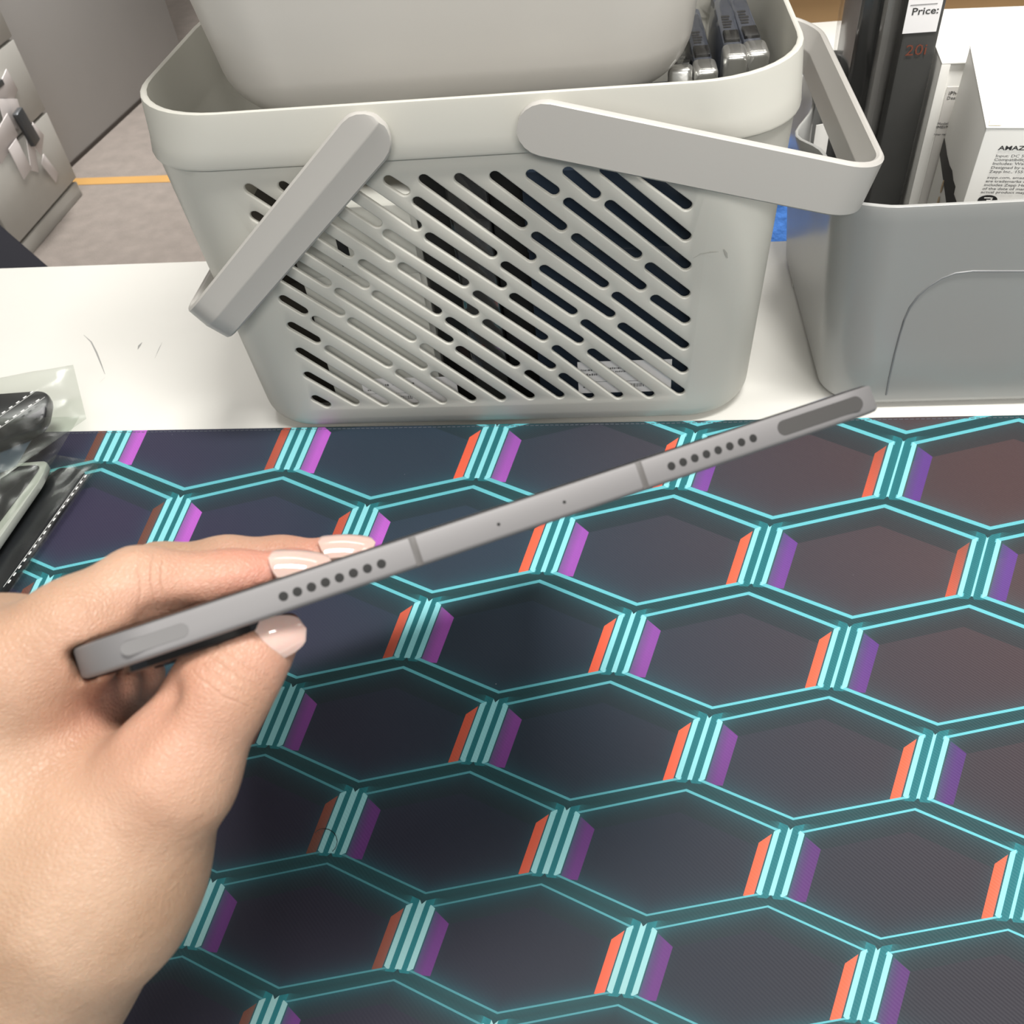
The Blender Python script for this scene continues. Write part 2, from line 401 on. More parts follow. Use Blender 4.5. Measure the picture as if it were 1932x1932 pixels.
for t in np.linspace(0, 1, 7):      # rounded foot
    a = t * PI / 2; outer.append(bloop(.012 * (1 - math.cos(a)), RB - .008 * (1 - math.sin(a)), DW + .011 * (1 - math.sin(a)) - .0))
outer.append(bloop(zp0, RB, DW)); outer.append(bloop(zp1, RB, DW)); iP = len(outer) - 2
outer.append(bloop(HS - .0006, RB, DW))
RT = .054
for z, i_, k in ((HS, .0001, .6), (HS + .0006, -.0012, .6), (HS + .002, -.0016, .6), (HS + .01, -.0014, .6), (BH - .0015, 0, .6)):
    outer.append(bloop(z, RB + (RT - RB) * min(1, (z - HS) / .02 + .3), i_, k))
outer.append(bloop(BH - .0004, RT, .0002)); outer.append(bloop(BH, RT, .0008)); outer.append(bloop(BH, RT, .0020)); outer.append(bloop(BH - .0006, RT, .0027))
inner = [bloop(HS + .004, RT - .003, .0035, .6), bloop(HS - .003, RB - .002, DW + TH), bloop(zp1, RB - .002, DW + TH), bloop(zp0, RB - .002, DW + TH), bloop(.006, RB - .008, DW + TH + .005), bloop(.003, RB - .012, DW + TH + .012)]
loops = outer + inner; jf = 2 * (NB + 1) + NB       # edge between the two front corners: index of last point of corner 3
iQ = len(outer) + 2
v, f = loft(loops, True, True, skip=lambda i, j: j == jf and i in (iP, iQ))
# --- slotted panel
SLOTS = [((471, 357.5), (657, 478)), ((534.7, 352.8), (735, 485)), ((482, 408.7), (687, 537.6)), ((602, 349), (710, 421)), ((667, 345), (785, 426)), ((494, 460), (615, 534)), ((514, 513), (641, 590)),
 ((535, 566), (571.5, 588)), ((550.5, 616), (596, 642)), ((566, 664), (724, 760)), ((581, 709), (669, 759)), ((595.5, 753), (615.5, 763.5)), ((596, 605), (731, 687)), ((621, 660), (781, 760)), ((640, 552.5), (776, 638)),
 ((664.6, 608), (797, 691)), ((711, 557.5), (846, 642)), ((754.6, 704.6), (833.7, 755.8)), ((685, 499), (824, 588)), ((732, 443), (875, 534.5)), ((733.5, 342), (762.5, 360.5)), ((800, 340), (1002, 486)), ((788, 382), (928, 479)),
 ((867, 338), (985, 423.5)), ((934, 334), (1059.5, 429)), ((1002.4, 331), (1045, 361)), ((811, 449), (946.5, 538)), ((760, 505), (894, 590.5)), ((1012, 447.5), (1139, 537.6)), ((954, 503), (1080, 589)), ((1027, 509.6), (1151.5, 594)),
 ((901, 557.5), (1024.7, 638)), ((970, 562), (1092, 643)), ((1072, 326), (1123, 368)), ((1142, 323), (1294, 447)), ((1210, 325), (1295.5, 388.5)), ((1072.7, 384), (1201.5, 481.7)), ((1151, 388.5), (1294, 502)), ((1087.5, 450.6), (1210, 542)),
 ((1226.4, 505), (1292.4, 554.7)), ((1163.5, 560), (1291, 653)), ((1236.5, 565.5), (1293, 605)), ((1104.5, 611.4), (1283, 738.8)), ((1174.4, 617.6), (1289, 698.4)), ((1117, 666), (1225.7, 745)), ((1050, 659.6), (1166.6, 746.5)), ((1062.6, 711.6), (1112.3, 748)),
 ((849, 607), (972, 687.5)), ((919, 611), (1040, 692)), ((801, 656.5), (945.5, 751)), ((868, 661), (1000, 748)), ((998, 706), (1055.7, 746)), ((821, 708.5), (889.6, 752.7))]
yf = lambda z: BY - BD / 2 + TY * (BH - z) + DW
def on_front(u, v):
    r = ray(u, v); # plane: y = yf(z)
    t = (yf(CC[2]) - CC[1]) / (r[1] + TY * r[2]); p = CC + t * r; return p[0], p[2]
slots = [(np.array(on_front(*a)), np.array(on_front(*b))) for a, b in SLOTS]
def capsule(a, b, r, n=7):
    d = (b - a) / np.linalg.norm(b - a); p = np.array([-d[1], d[0]]); out = []
    for i in range(n + 1):
        t = PI / 2 + PI * i / n; out.append(a + r * (math.cos(t) * d + math.sin(t) * p))
    for i in range(n + 1):
        t = -PI / 2 + PI * i / n; out.append(b + r * (math.cos(t) * d + math.sin(t) * p))
    return out
def xe(z, s, off=0.): return BX + s * ((BW - 2 * TX * (BH - z)) / 2 - DW - off - (RB if not off else RB - .002))
nrm_in = Vector((0, 1, TY)).normalized()
def panel(off, r, flip):
    out2 = [(xe(zp0, -1, off), zp0), (xe(zp0, 1, off), zp0), (xe(zp1, 1, off), zp1), (xe(zp1, -1, off), zp1)]
    pts = [Vector(p) for p in out2]; edges = [(0, 1), (1, 2), (2, 3), (3, 0)]
    for a, b in slots:
        c = capsule(a, b, r); k = len(pts); pts += [Vector(q) for q in c]; edges += [(k + i, k + (i + 1) % len(c)) for i in range(len(c))]
    vo, eo, fo, *_ = geometry.delaunay_2d_cdt(pts, edges, [], 0, 1e-7)
    fo2 = []
    A = np.array([s[0] for s in slots]); B = np.array([s[1] for s in slots]); D_ = B - A; LL = (D_ ** 2).sum(1)
    for t in fo:
        c = np.mean([vo[i] for i in t], axis=0); q = np.clip(((c - A) * D_).sum(1) / LL, 0, 1)
        if (np.linalg.norm(A + q[:, None] * D_ - c, axis=1).min()) < r * .97: continue
        fo2.append(tuple(t))
    return [(p[0], yf(p[1]) + off, p[1]) for p in vo], fo2
for off, r in ((0., .0038), (DW * 0 + TH, .0029)):
    pv, pf = panel(off, r, False); k = len(v); v += pv; f += [tuple(i + k for i in t) for t in pf]
for a, b in slots:
    L = []
    for r, dpt in ((.0038, 0), (.0034, .00012), (.0031, .0004), (.0029, .0009), (.0029, TH)):
        L.append([(q[0], yf(q[1]) + dpt, q[1]) for q in capsule(a, b, r)])
    sv, sf = loft(L); k = len(v); v += sv; f += [tuple(i + k for i in t) for t in sf]
me = bpy.data.meshes.new('basket_body'); me.from_pydata([tuple(map(float, p)) for p in v], [], f)
bm = bmesh.new(); bm.from_mesh(me); bmesh.ops.remove_doubles(bm, verts=bm.verts, dist=2e-5); bmesh.ops.recalc_face_normals(bm, faces=bm.faces); bm.to_mesh(me); bm.free()
link('basket_body', me, M_bask, bk)
# scribble marks on the front and band
def front_mark(pts, r, m, parent):
    P = []
    for u, v_ in pts:
        x, z = on_front(u, v_); P.append(Vector((x, yf(z) - .0001, z)))
    L = []
    for i, p in enumerate(P):
        t = (P[min(i + 1, len(P) - 1)] - P[max(i - 1, 0)]).normalized(); s = t.cross(Vector((0, 1, 0))).normalized() * r * (.3 + math.sin(PI * i / (len(P) - 1)))
        L.append([p + s, p - s])
    vv, ff = loft(L, closed=False); mesh('scuff_mark', vv, ff, m, parent, smooth=False)
# --- handles
M_hand = mat('handle_plastic', (.47, .455, .43), .36, bump=.02, bscale=800)
def make_handle(px, ang, Rl, label):
    """U shaped bail: arms in front of and behind the basket, cross bar at radius Rl"""
    rad = Vector((math.cos(ang), 0, math.sin(ang))); tan = Vector((-math.sin(ang), 0, math.cos(ang)))
    if tan.z < 0: tan = -tan
    y0, y1 = .0285, .232; rc = .021; pz = .2005
    w2, th = .0135, .0022
    P0 = Vector((px, 0, pz)); pts = []; wid = []
    sts = [-.0132, -.0125, -.0108, -.008, -.0045, 0]
    for s in sts: pts.append((s, y0)); wid.append(math.sqrt(max(0, 1 - (s / .0135) ** 2)))
    for s in (.02, .05, .08, .11, Rl - rc - .008): pts.append((s, y0)); wid.append(1)
    for i in range(11):
        a = -PI / 2 + PI / 2 * i / 10; pts.append((Rl - rc + rc * math.cos(a), y0 + rc + rc * math.sin(a))); wid.append(1)
    ym = (y0 + y1) / 2
    half = list(zip(pts, wid)); full = half + [((s, 2 * ym - y), w_) for (s, y), w_ in reversed(half)]
    P = [P0 + rad * s + Vector((0, y, 0)) for (s, y), _ in full]; Wd = [w_ for _, w_ in full]
    def prof(i):
        k = max(.12, Wd[i]); a = w2 * k
        return [(-a, -th * .3), (-a, th * .3), (-a + .0012 * k, th), (0, th + .0001), (a - .0012 * k, th), (a, th * .3), (a, -th * .3), (a - .001 * k, -th * .85), (.0006, -th - .0009), (0, -th - .00105), (-.0006, -th - .0009), (-a + .001 * k, -th * .85)]
    # b axis: s = t x w ; outward side gets the ridge
    v_, f_ = sweep(P, tan, prof)
    h = mesh('swing_handle', v_, f_, M_hand, bk)
    if label: h['label'] = label
    for yy in (y0 + .001, y1 - .001):
        c = P0 + Vector((0, yy, 0)); sgn = 1 if yy < ym else -1
        L = [[c + Vector((rr_ * math.cos(2 * PI * k / 20), dy * sgn, rr_ * math.sin(2 * PI * k / 20))) for k in range(20)] for rr_, dy in ((.010, .0), (.0105, .004), (.0105, .012))]
        vv, ff = loft(L, True, True); mesh('pivot', vv, ff, M_bask, h)
    return h
angL = math.atan2(-.1, -.112); angR = math.atan2(-.042, .156)
make_handle(-.1177, angL, .160, 'grey swing handle hanging down to the left')
make_handle(-.0305, angR, .163, 'grey swing handle reaching out to the right')
M_pen = mat('pen_scratch', (.42, .41, .37), .6)
front_mark([(1308, 487), (1322, 479), (1340, 476), (1356, 475)], .0003, M_pen, bk)
front_mark([(1366, 470), (1370, 478), (1373, 487)], .0005, M_pen, bk)

# ------------------------------------------------------------------ goods inside the basket (seen through the slots)
M_wbox = mat('carton_white', (.74, .73, .70), .5)
M_gbox = mat('carton_grey', (.50, .50, .46), .55)
M_blk = mat('carton_black', (.010, .010, .010), .35)
M_blk2 = mat('carton_charcoal', (.035, .036, .038), .4)
M_navy = mat('carton_navy', (.012, .020, .034), .32)
M_lab = mat('label_white', (.86, .85, .86), .55)
M_ink = mat('ink_black', (.015, .015, .015), .6)
M_ink2 = mat('ink_grey', (.16, .16, .16), .6)
M_film = film('clear_film')
def carton(name, x0, x1, y0, y1, h, m, label, cat='box', group=None, z0=.0035, tilt=0.):
    c = Vector(((x0 + x1) / 2, (y0 + y1) / 2, z0)); r = empty(name, c, label, cat, group)
    mw = Matrix.Translation(c) @ Matrix.Rotation(tilt, 4, 'Z'); dx, dy = (x1 - x0) / 2, (y1 - y0) / 2
    boxo('box_body', mw, (-dx, dx, -dy, dy, 0, h * .72), m, r, bev=.0008)
    boxo('lid', mw, (-dx - .0006, dx + .0006, -dy - .0006, dy + .0006, h * .72, h), m, r, bev=.0008)
    return r
xa = lambda u, v_: atY(u, v_, .064)[0]
c1 = carton('grey_white_carton', -.179, -.1093, .0555, .165, .150, M_gbox, 'pale grey carton behind the left slots of the basket')
c2 = carton('black_carton', -.1075, -.088, .068, .17, .189, M_blk, 'matt black carton standing behind the middle slots, next to the pale carton')
c3 = carton('charcoal_carton', -.0875, -.0675, .064, .17, .187, M_blk2, 'charcoal carton in clear film behind the middle slots of the basket')
c4 = carton('black_carton', -.066, -.047, .070, .17, .185, M_blk, 'matt black carton behind the slots, between charcoal and navy cartons')
c5 = carton('navy_carton', -.046, .045, .0535, .160, .165, M_navy, 'dark navy carton with a white label behind the right slots')
boxo('film_wrap', ID, (-.089, -.0665, .0622, .1715, .004, .1885), M_film, c3, bev=.001)
def sticker(parent, p, ex, ez, en, w_, h_, lines, m=M_lab, seed=1, bars=True, nm='label'):
    """flat sticker with rows of tiny print; p = lower left corner"""
    mw = frame(p, ex, ez, en)
    bm = bmesh.new(); box_bm(bm, mw, 0, w_, 0, h_, 0, .0001); s = bm_link(nm, bm, m, parent, smooth=False)
    rnd = random.Random(seed); bm = bmesh.new()
    for (x, y, ww, hh, kind) in lines:
        if kind == 'text':
            q = x
            while q < x + ww:
                l = rnd.uniform(.25, .9) * hh; 
                if rnd.random() < .85: box_bm(bm, mw, q, q + l, y, y + hh * rnd.uniform(.6, 1), .0001, .00014)
                q += l + hh * .25
        elif kind == 'bar':
            q = x
            while q < x + ww:
                l = rnd.uniform(.00015, .0007); box_bm(bm, mw, q, q + l, y, y + hh, .0001, .00014); q += l + rnd.uniform(.0002, .0006)
        elif kind == 'rule': box_bm(bm, mw, x, x + ww, y, y + hh, .0001, .00014)
    bm_link('print', bm, M_ink2, s, smooth=False)
    return s
X3, Y3, Z3 = Vector((1, 0, 0)), Vector((0, 1, 0)), Vector((0, 0, 1))
a = atY(1092, 742, .0533); b = atY(1268, 680, .0533)
sticker(c5, Vector((a[0], .0534, a[2])), X3, Z3, -Y3, b[0] - a[0], .024, [(.002, .017, .012, .0016, 'text'), (.002, .0135, .010, .0016, 'text'), (.016, .018, .012, .0015, 'text'), (.016, .0155, .014, .0013, 'text'), (.0, .0085, .045, .0003, 'rule'), (.022, .004, .018, .0026, 'bar'), (.003, .004, .01, .0013, 'text')])
a = atY(692, 762, .0553); b = atY(858, 702, .0553)
sticker(c1, Vector((a[0], .0554, a[2])), X3, Z3, -Y3, b[0] - a[0], .020, [(.003, .014, .014, .0016, 'text'), (.003, .0105, .010, .0014, 'text'), (.02, .0145, .014, .0018, 'text'), (0, .008, .045, .0002, 'rule'), (.015, .003, .016, .0028, 'bar'), (.002, .003, .006, .0015, 'text')], seed=5)
a = atY(590, 500, .0553)
sticker(c1, Vector((a[0], .0554, a[2])), (X3 * .94 + Z3 * -.2).normalized(), (Z3 * .94 + X3 * .2).normalized(), -Y3, .026, .026, [(.002, .019, .014, .004, 'rule'), (.002, .013, .012, .002, 'text'), (.004, .006, .016, .0012, 'text')], seed=8)
k1 = boxo('dark_seal', ID, (-.153, -.147, .0545, .0556, .118, .136), M_blk, c1, bev=.0004)
# small dark pouch at the far left inside, behind the top left slots
pc = carton('brown_carton', -.218, -.184, .075, .15, .13, mat('carton_brownblack', (.03, .026, .02), .6), 'dark brown carton at the left end inside the basket')

# ------------------------------------------------------------------ upper bin standing in the basket
def bin_mat():
    m = mat('bin_frosted_plastic', (.76, .735, .69), .30, var=.02, vscale=9, coat=.1); nt = m.node_tree; b = nt.nodes['Principled BSDF']
    out = [n for n in nt.nodes if n.type == 'OUTPUT_MATERIAL'][0]
    tr = nt.nodes.new('ShaderNodeBsdfTranslucent'); tr.inputs[0].default_value = (.75, .73, .70, 1)
    mx = nt.nodes.new('ShaderNodeMixShader'); mx.inputs[0].default_value = .28
    nt.links.new(b.outputs[0], mx.inputs[1]); nt.links.new(tr.outputs[0], mx.inputs[2]); nt.links.new(mx.outputs[0], out.inputs[0])
    return m
M_bin = bin_mat()
bn = empty('upper_bin', (-.083, .13, .1915), 'frosted white plastic bin standing inside the slotted basket', 'bin')
bz = .1915; BC = (-.0815, .129)
rot_b = .0
def binloop(z, ins, r, ty=.09, tx=.12):
    h = z - bz; W = .240 + 2 * tx * h - 2 * ins; D = .135 + 2 * ty * h - 2 * ins
    return [(BC[0] + x, BC[1] + y, z) for x, y in rrect(W, D, r, 10)]
L = [binloop(bz + .026 * (1 - math.cos(t)), .026 * (1 - math.sin(t)), .044 - .02 * (1 - math.sin(t))) for t in np.linspace(0, PI / 2, 9)]
L += [binloop(z, 0, .044) for z in (.25, .30, .34)] + [binloop(.342, -.004, .047), binloop(.346, -.0045, .047), binloop(.348, -.003, .047), binloop(.348, .001, .044)]
L += [binloop(z, .0025, .042) for z in (.34, .30, .25)] + [binloop(bz + .0025 + .024 * (1 - math.cos(t)), .0025 + .024 * (1 - math.sin(t)), .040 - .018 * (1 - math.sin(t))) for t in np.linspace(PI / 2, 0, 7)]
v, f = loft(L, True, True); mesh('bin_body', v, f, M_bin, bn)
# grey blue pouch pressed against the front wall inside
pv = atY(585, 60, .092)
bm = bmesh.new(); bmesh.ops.create_icosphere(bm, subdivisions=4, radius=1, matrix=Matrix.Translation(V(pv)) @ Matrix.Diagonal((.030, .018, .032, 1)))
for q in bm.verts: q.co += (q.co - V(pv)) * .12 * mnoise.noise(q.co * 60)
o = bm_link('blue_grey_pouch', bm, mat('pouch_bluegrey', (.12, .15, .24), .5)); origin_to(o, pv)
tag(o, 'blue grey pouch showing faintly through the upper bin wall', 'pouch')

# ------------------------------------------------------------------ bagged metal watch straps at the right end of the basket
M_sil = mat('brushed_silver', (.62, .62, .60), .28, .9, bump=.1, bscale=300)
M_slate = mat('slate_case', (.055, .062, .08), .4)
base = carton('flat_carton', .050, .078, .075, .16, .12, M_blk2, 'charcoal carton under the bagged straps at the right end of the basket')
straps = [((1283, 150), (1294, 108), .098, -.10), ((1332, 150), (1314, 60), .100, -.16), ((1388, 122), (1370, 30), .106, -.12), ((1429, 116), (1400, 20), .112, -.2)]
names_ = ['partly hidden by the bin edge', 'next to the bin edge', 'with the brightest silver end', 'farthest right against the basket wall']
for k, (pb_, pt_, yy, tl) in enumerate(straps):
    top = atY(pb_[0], pb_[1] - 18, yy); 
    # unit stands on its long side, sloping away and up from the viewer
    r = empty('bagged_strap', (top[0], yy, top[2] - .06), 'slate strap pack with silver end in a clear bag, ' + names_[k], 'strap', 'bagged straps at the right end of the basket')
    far = atY(pt_[0], pt_[1], yy + .05)
    d = (V(far) - V(top)).normalized(); side = Vector((1, .1, 0)).normalized(); side = (side - d * side.dot(d)).normalized(); up = side.cross(d)
    if up.z < 0: up = -up
    mw = frame(V(top), d, side, up)
    boxo('case', mw, (.006, .085, -.0052, .0052, -.05, .0), M_slate, r, bev=.002)
    boxo('silver_end', mw, (-.004, .012, -.0062, .0062, -.030, .0016), M_sil, r, bev=.0028, seg=4)
    boxo('clip_bar', mw, (.016, .028, -.0040, .0040, -.001, .0016), M_blk, r, bev=.0005)
    bm = bmesh.new()
    for q in range(5): box_bm(bm, mw, .034 + .0035 * q, .036 + .0035 * q, -.003, .001 + .0006 * (q % 3), .0001, .0003)
    bm_link('print', bm, M_ink, r, smooth=False)
    # bag film: crumpled sleeve
    bm = bmesh.new(); Ls = []
    for i in range(16):
        s = -.009 + .112 * i / 15; sq = 1 if i < 10 else 1 - .1 * (i - 10) 
        L_ = []
        for q in range(18):
            a_ = 2 * PI * q / 18; jx = mnoise.noise(Vector((s * 90, q * 1.3, k * 7.1))) * .0016
            L_.append(mw @ Vector((s, (.0078 * sq + .001 + jx) * math.cos(a_), -.024 + (.028 + jx * 1.3 - (.0 if i < 10 else .002 * (i - 10))) * math.sin(a_))))
        Ls.append(L_)
    vv, ff = loft(Ls, True, True); mesh('clear_bag', vv, ff, M_film, r)

# ------------------------------------------------------------------ grey container at the right
M_cont = mat('container_grey', (.36, .362, .352), .28, var=.02, vscale=15, bump=.02, bscale=700)
gx0, gx1, gy0, gy1, GH = .117, .375, .047, .265, .142
gc = empty('grey_container', ((gx0 + gx1) / 2, .15, 0), 'grey plastic storage container with a wavy side rim, right of the basket', 'container')
NL_ = 26
def gloop(z, ins=0., r=.028, foot=0.):
    k = (GH - z) / GH
    x0, x1, y0, y1 = gx0 + .014 * k + ins + foot, gx1 - .014 * k - ins - foot, gy0 + .012 * k + ins + foot, gy1 - .012 * k - ins - foot
    P = []
    def arc(cx, cy, a0):
        for i in range(9):
            a = math.radians(a0 + 90 * i / 8); P.append((cx + r * math.cos(a), cy + r * math.sin(a), z))
    arc(x1 - r, y1 - r, 0); arc(x0 + r, y1 - r, 90)
    for i in range(1, NL_): P.append((x0, y1 - r + (y0 - y1 + 2 * r) * i / NL_, z))
    arc(x0 + r, y0 + r, 180); arc(x1 - r, y0 + r, 270)
    return P
def dip(p, zt, i0):
    """scooped hand grip in the left rim"""
    x, y, z = p
    if x < gx0 + .016:
        g = math.exp(-((y - .146) / .021) ** 2); k_ = max(0, (z - .098) / (zt - .098)) ** 1.1
        return (x + (.07 * (y - .09) - .0135 * g) * k_, y, z - .003 * g * k_)
    return p
Lo = [gloop(.008 * (1 - math.cos(t)), 0, .026, .010 * (1 - math.sin(t))) for t in np.linspace(0, PI / 2, 6)]
Lo += [gloop(z) for z in (.04, .07, .09, .105, .12, .132, .1395)]
Lo += [gloop(.1415, .0003), gloop(.142, .0010), gloop(.142, .0020), gloop(.1412, .0026)]
Li = [gloop(z, .0027) for z in (.13, .115, .1, .08, .05, .02)] + [gloop(.004, .0027, .024, .006), gloop(.003, .0027, .02, .016)]
LL_ = [[dip(p, .142, 0) for p in L] for L in Lo + Li]
v, f = loft(LL_, True, True); mesh('container_body', v, f, M_cont, gc)
yg = lambda z: gy0 + .012 * (GH - z) / GH
gp = []
for u, v_ in ((1672, 745), (1678, 712), (1688, 668), (1698, 630), (1706, 603), (1716, 580), (1732, 558), (1752, 540), (1776, 525), (1802, 515), (1835, 511), (1880, 511), (1932, 511)):
    p = atY(u, v_, .054); p = atY(u, v_, yg(p[2])); gp.append(Vector((p[0], yg(p[2]) - .0002, p[2])))
xr_ = gx1 - .035; gp.append(Vector((xr_ - .03, gp[-1].y, gp[-1].z)))
tube('raised_rib', gp, .0006, mat('container_rib', (.20, .205, .21), .4), gc, n=6)

# cartons standing in the container
M_prn = mat('carton_print', (.05, .05, .05), .6)
def stand_box(name, x0, x1, y0, y1, z1, m, label, cat='box', z0=.004, bev=.0007):
    r = empty(name, ((x0 + x1) / 2, (y0 + y1) / 2, z0), label, cat)
    return r
M_white = mat('white_card', (.82, .81, .775), .45, var=.01)
P0 = Vector((.1835, .0645, .1722))
RA = (Matrix.Rotation(math.radians(-8.5), 4, 'Z') @ Matrix.Rotation(math.radians(5.8), 4, 'X'))
MA = Matrix.Translation(P0) @ RA
A_ = empty('white_watch_carton', (.225, .10, .012), 'white carton with black lettering and a torn left side, front of the grey container', 'box')
boxo('carton_body', MA, (0, .082, 0, .085, -.155, -.0004), M_white, A_, bev=.0006)
boxo('lid_flap', MA, (-.0002, .0822, -.0002, .0852, -.0003, .0005), M_white, A_, bev=.0003)
eA = [np.array(RA.col[i][:3]) for i in range(3)]; pA = np.array(P0)
def onA(u, v_, k, off=0.):
    # point of a face of carton A under a pixel: k=1 front face, k=0 left face; returned in the carton's own axes
    r_ = ray(u, v_); n_ = eA[k]; t_ = ((pA + n_ * off - CC) @ n_) / (r_ @ n_); q_ = CC + t_ * r_ - pA
    return [float(q_ @ e_) for e_ in eA]
FA = frame(P0, eA[0], eA[2], -eA[1])
bm = bmesh.new(); c_ = [bm.verts.new(p) for p in [MA @ Vector(q_) for q_ in ((.001, .001, .0007), (.0068, .0008, .0008), (.0022, .0065, .0016))]]
bm.faces.new(c_); ex_ = bmesh.ops.extrude_face_region(bm, geom=bm.faces[:]); 
for q in ex_['geom']:
    if isinstance(q, bmesh.types.BMVert): q.co.z += .0003
bm_link('lifted_corner', bm, mat('card_fibre', (.66, .63, .52), .7), A_, smooth=False)
def lineA(s, u, v_, size, m=M_prn, off=0., sx=1.15):
    p = onA(u, v_, 1, -.0003); mwt = FA @ Matrix.Translation((p[0], p[2], .0003)); text('printed_text', s, mwt, size, m, A_, sx=sx, off=off)
lineA('AMAZFIT', 1883, 283, .0032, off=.00006, sx=1.35)
for s, u, v_ in (('Input: DC 5V 1A', 1878, 296.5), ('Compatibility: wireless', 1875, 303.5), ('Includes: Watch, strap', 1872, 311), ('Designed by us for', 1869, 318.5), ('Zepp Inc., 1551 West', 1866, 326), ('zepp.com, amazfit.com', 1862, 337), ('are trademarks of the', 1859, 344), ('includes Zepp Health', 1856, 351), ('of the date of manufacture', 1853, 358), ('actual product may vary', 1850, 364.5)):
    lineA(s, u, v_, .0021, M_ink2, sx=1.3)
lineA('Z E P P   O S', 1837, 398, .0021, M_ink2, sx=1.3)
# round emblem
p = onA(1863, 377, 1)
bm = bmesh.new()
bm.faces.new([bm.verts.new(FA @ Vector((p[0] + .0047 * math.cos(t), p[2] + .0029 * math.sin(t), .0004))) for t in np.linspace(0, 2 * PI, 28, endpoint=False)])
def thicken(bm, dv):
    r_ = bmesh.ops.extrude_face_region(bm, geom=bm.faces[:])
    for q in r_['geom']:
        if isinstance(q, bmesh.types.BMVert): q.co += dv
thicken(bm, V(eA[1]) * .0003)
em = bm_link('emblem_disc', bm, M_ink, A_, smooth=False)
bm = bmesh.new(); mwE = FA @ Matrix.Translation((p[0], p[2], .00045))
for d_ in ((-.0020, .0020, .0011, .0017), (-.0006, .0020, -.0003, .0003), (-.0020, .0020, -.0017, -.0011), (.0013, .0021, -.0017, .0017)):
    box_bm(bm, mwE, *d_, 0, .0001)
bm_link('emblem_mark', bm, M_white, em, smooth=False)
# torn side: black inner layer with gold print
LA = lambda y, z, off: V(pA + eA[0] * off + eA[1] * y + eA[2] * z)
tp = [onA(u, v_, 0) for u, v_ in ((1787, 292), (1792, 312), (1797, 322), (1799, 340), (1803, 352), (1800, 366), (1805, 380), (1802, 400), (1790, 408))]
ylim = .0845
tp = [(min(q[1], ylim), q[2]) for q in tp]; tp += [(ylim, tp[-1][1] + .0)] if tp[-1][0] < ylim - .001 else []
tp = [(ylim, tp[0][1])] + tp if tp[0][0] < ylim - .001 else tp
bm = bmesh.new(); bm.faces.new([bm.verts.new(LA(y_, z_, -.0004)) for y_, z_ in tp]); thicken(bm, V(eA[0]) * .0003)
tn = bm_link('torn_patch', bm, mat('inner_black', (.022, .020, .018), .6), A_, smooth=False)
M_gold = mat('gold_print', (.50, .36, .20), .5)
for u, v_, a_, b_ in ((1779, 352, .0016, .0042), (1770, 385, .0018, .005), (1786, 390, .001, .0026)):
    q = onA(u, v_, 0); bm = bmesh.new(); yq = min(q[1], ylim - .003)
    bm.faces.new([bm.verts.new(LA(yq + a_ * math.cos(t), q[2] + b_ * math.sin(t), -.0006)) for t in np.linspace(0, 2 * PI, 16, endpoint=False)]); thicken(bm, V(eA[0]) * .0002)
    bm_link('gold_shape', bm, M_gold, tn, smooth=False)
# second white carton behind
PB = Vector((.1872, .1595, .1682)); RBt = Matrix.Rotation(math.radians(-6), 4, 'Z'); MB_ = Matrix.Translation(PB) @ RBt
B_ = empty('white_phone_carton', (.225, .205, .004), 'taller plain white carton with a recessed front label, behind the printed carton', 'box')
boxo('carton_body', MB_, (0, .075, .0012, .088, -.1635, -.0003), M_white, B_, bev=.0006)
boxo('lid_edge', MB_, (-.0002, .0048, -.0004, .0016, -.1635, -.0001), M_white, B_, bev=.0004)
boxo('lid_top', MB_, (-.0002, .0752, -.0004, .0882, -.0004, .0006), M_white, B_, bev=.0004)
eB = [np.array(RBt.col[i][:3]) for i in range(3)]; FB = frame(PB, eB[0], eB[2], -eB[1])
def onB(u, v_):
    r_ = ray(u, v_); n_ = eB[1]; t_ = ((np.array(PB) - CC) @ n_) / (r_ @ n_); q_ = CC + t_ * r_ - np.array(PB); return float(q_ @ eB[0]), float(q_ @ eB[2])
fp = boxo('front_label', MB_, (.006, .06, .0006, .0013, -.16, onB(1790, 165)[1]), mat('carton_panel', (.62, .60, .57), .5), B_, bev=.0002)
for s, u, v_, sz, m in (('iPhone 13', 1789, 180, .0030, M_ink), ('Designed by', 1786, 188, .0024, M_ink2), ('Model A2633', 1768, 236, .0020, M_ink2), ('IMEI/MEID', 1766, 243, .0022, M_ink), ('Other items', 1759, 256, .0016, M_ink2)):
    p = onB(u, v_); text('printed_text', s, FB @ Matrix.Translation((p[0], p[1], -.0005)), sz, m, fp, sx=1.2)
# clear wrapped black packs behind at the left of the cartons
def pack(u0, u1, v_, y, dpt, m, name, label, cat, top=.32, film_=True, v1=None):
    a0 = atY(u0, v_, y); a1 = atY(u1, v_, y); 
    a1[0] = min(a1[0], .1862)
    r = empty(name, ((a0[0] + a1[0]) / 2, y + dpt / 2, .004), label, cat)
    boxo('pack_body', ID, (a0[0], a1[0], y, y + dpt, .004, top), m, r, bev=.002)
    if film_:
        bm = bmesh.new(); Ls = []
        for i in range(22):
            z = .0045 + (top + .003 - .0045) * i / 21; L_ = []
            for x, y_ in rrect(a1[0] - a0[0] + .004, dpt + .004, .002, 3):
                n_ = mnoise.noise(Vector((x * 70, y_ * 70, z * 60 + u0))) * .0011
                L_.append(((a0[0] + a1[0]) / 2 + x * (1 + n_ * 30), y + dpt / 2 + y_ + n_, z))
            Ls.append(L_)
        vv, ff = loft(Ls, True, True); mesh('clear_sleeve', vv, ff, M_film, r)
    return r, a0, a1
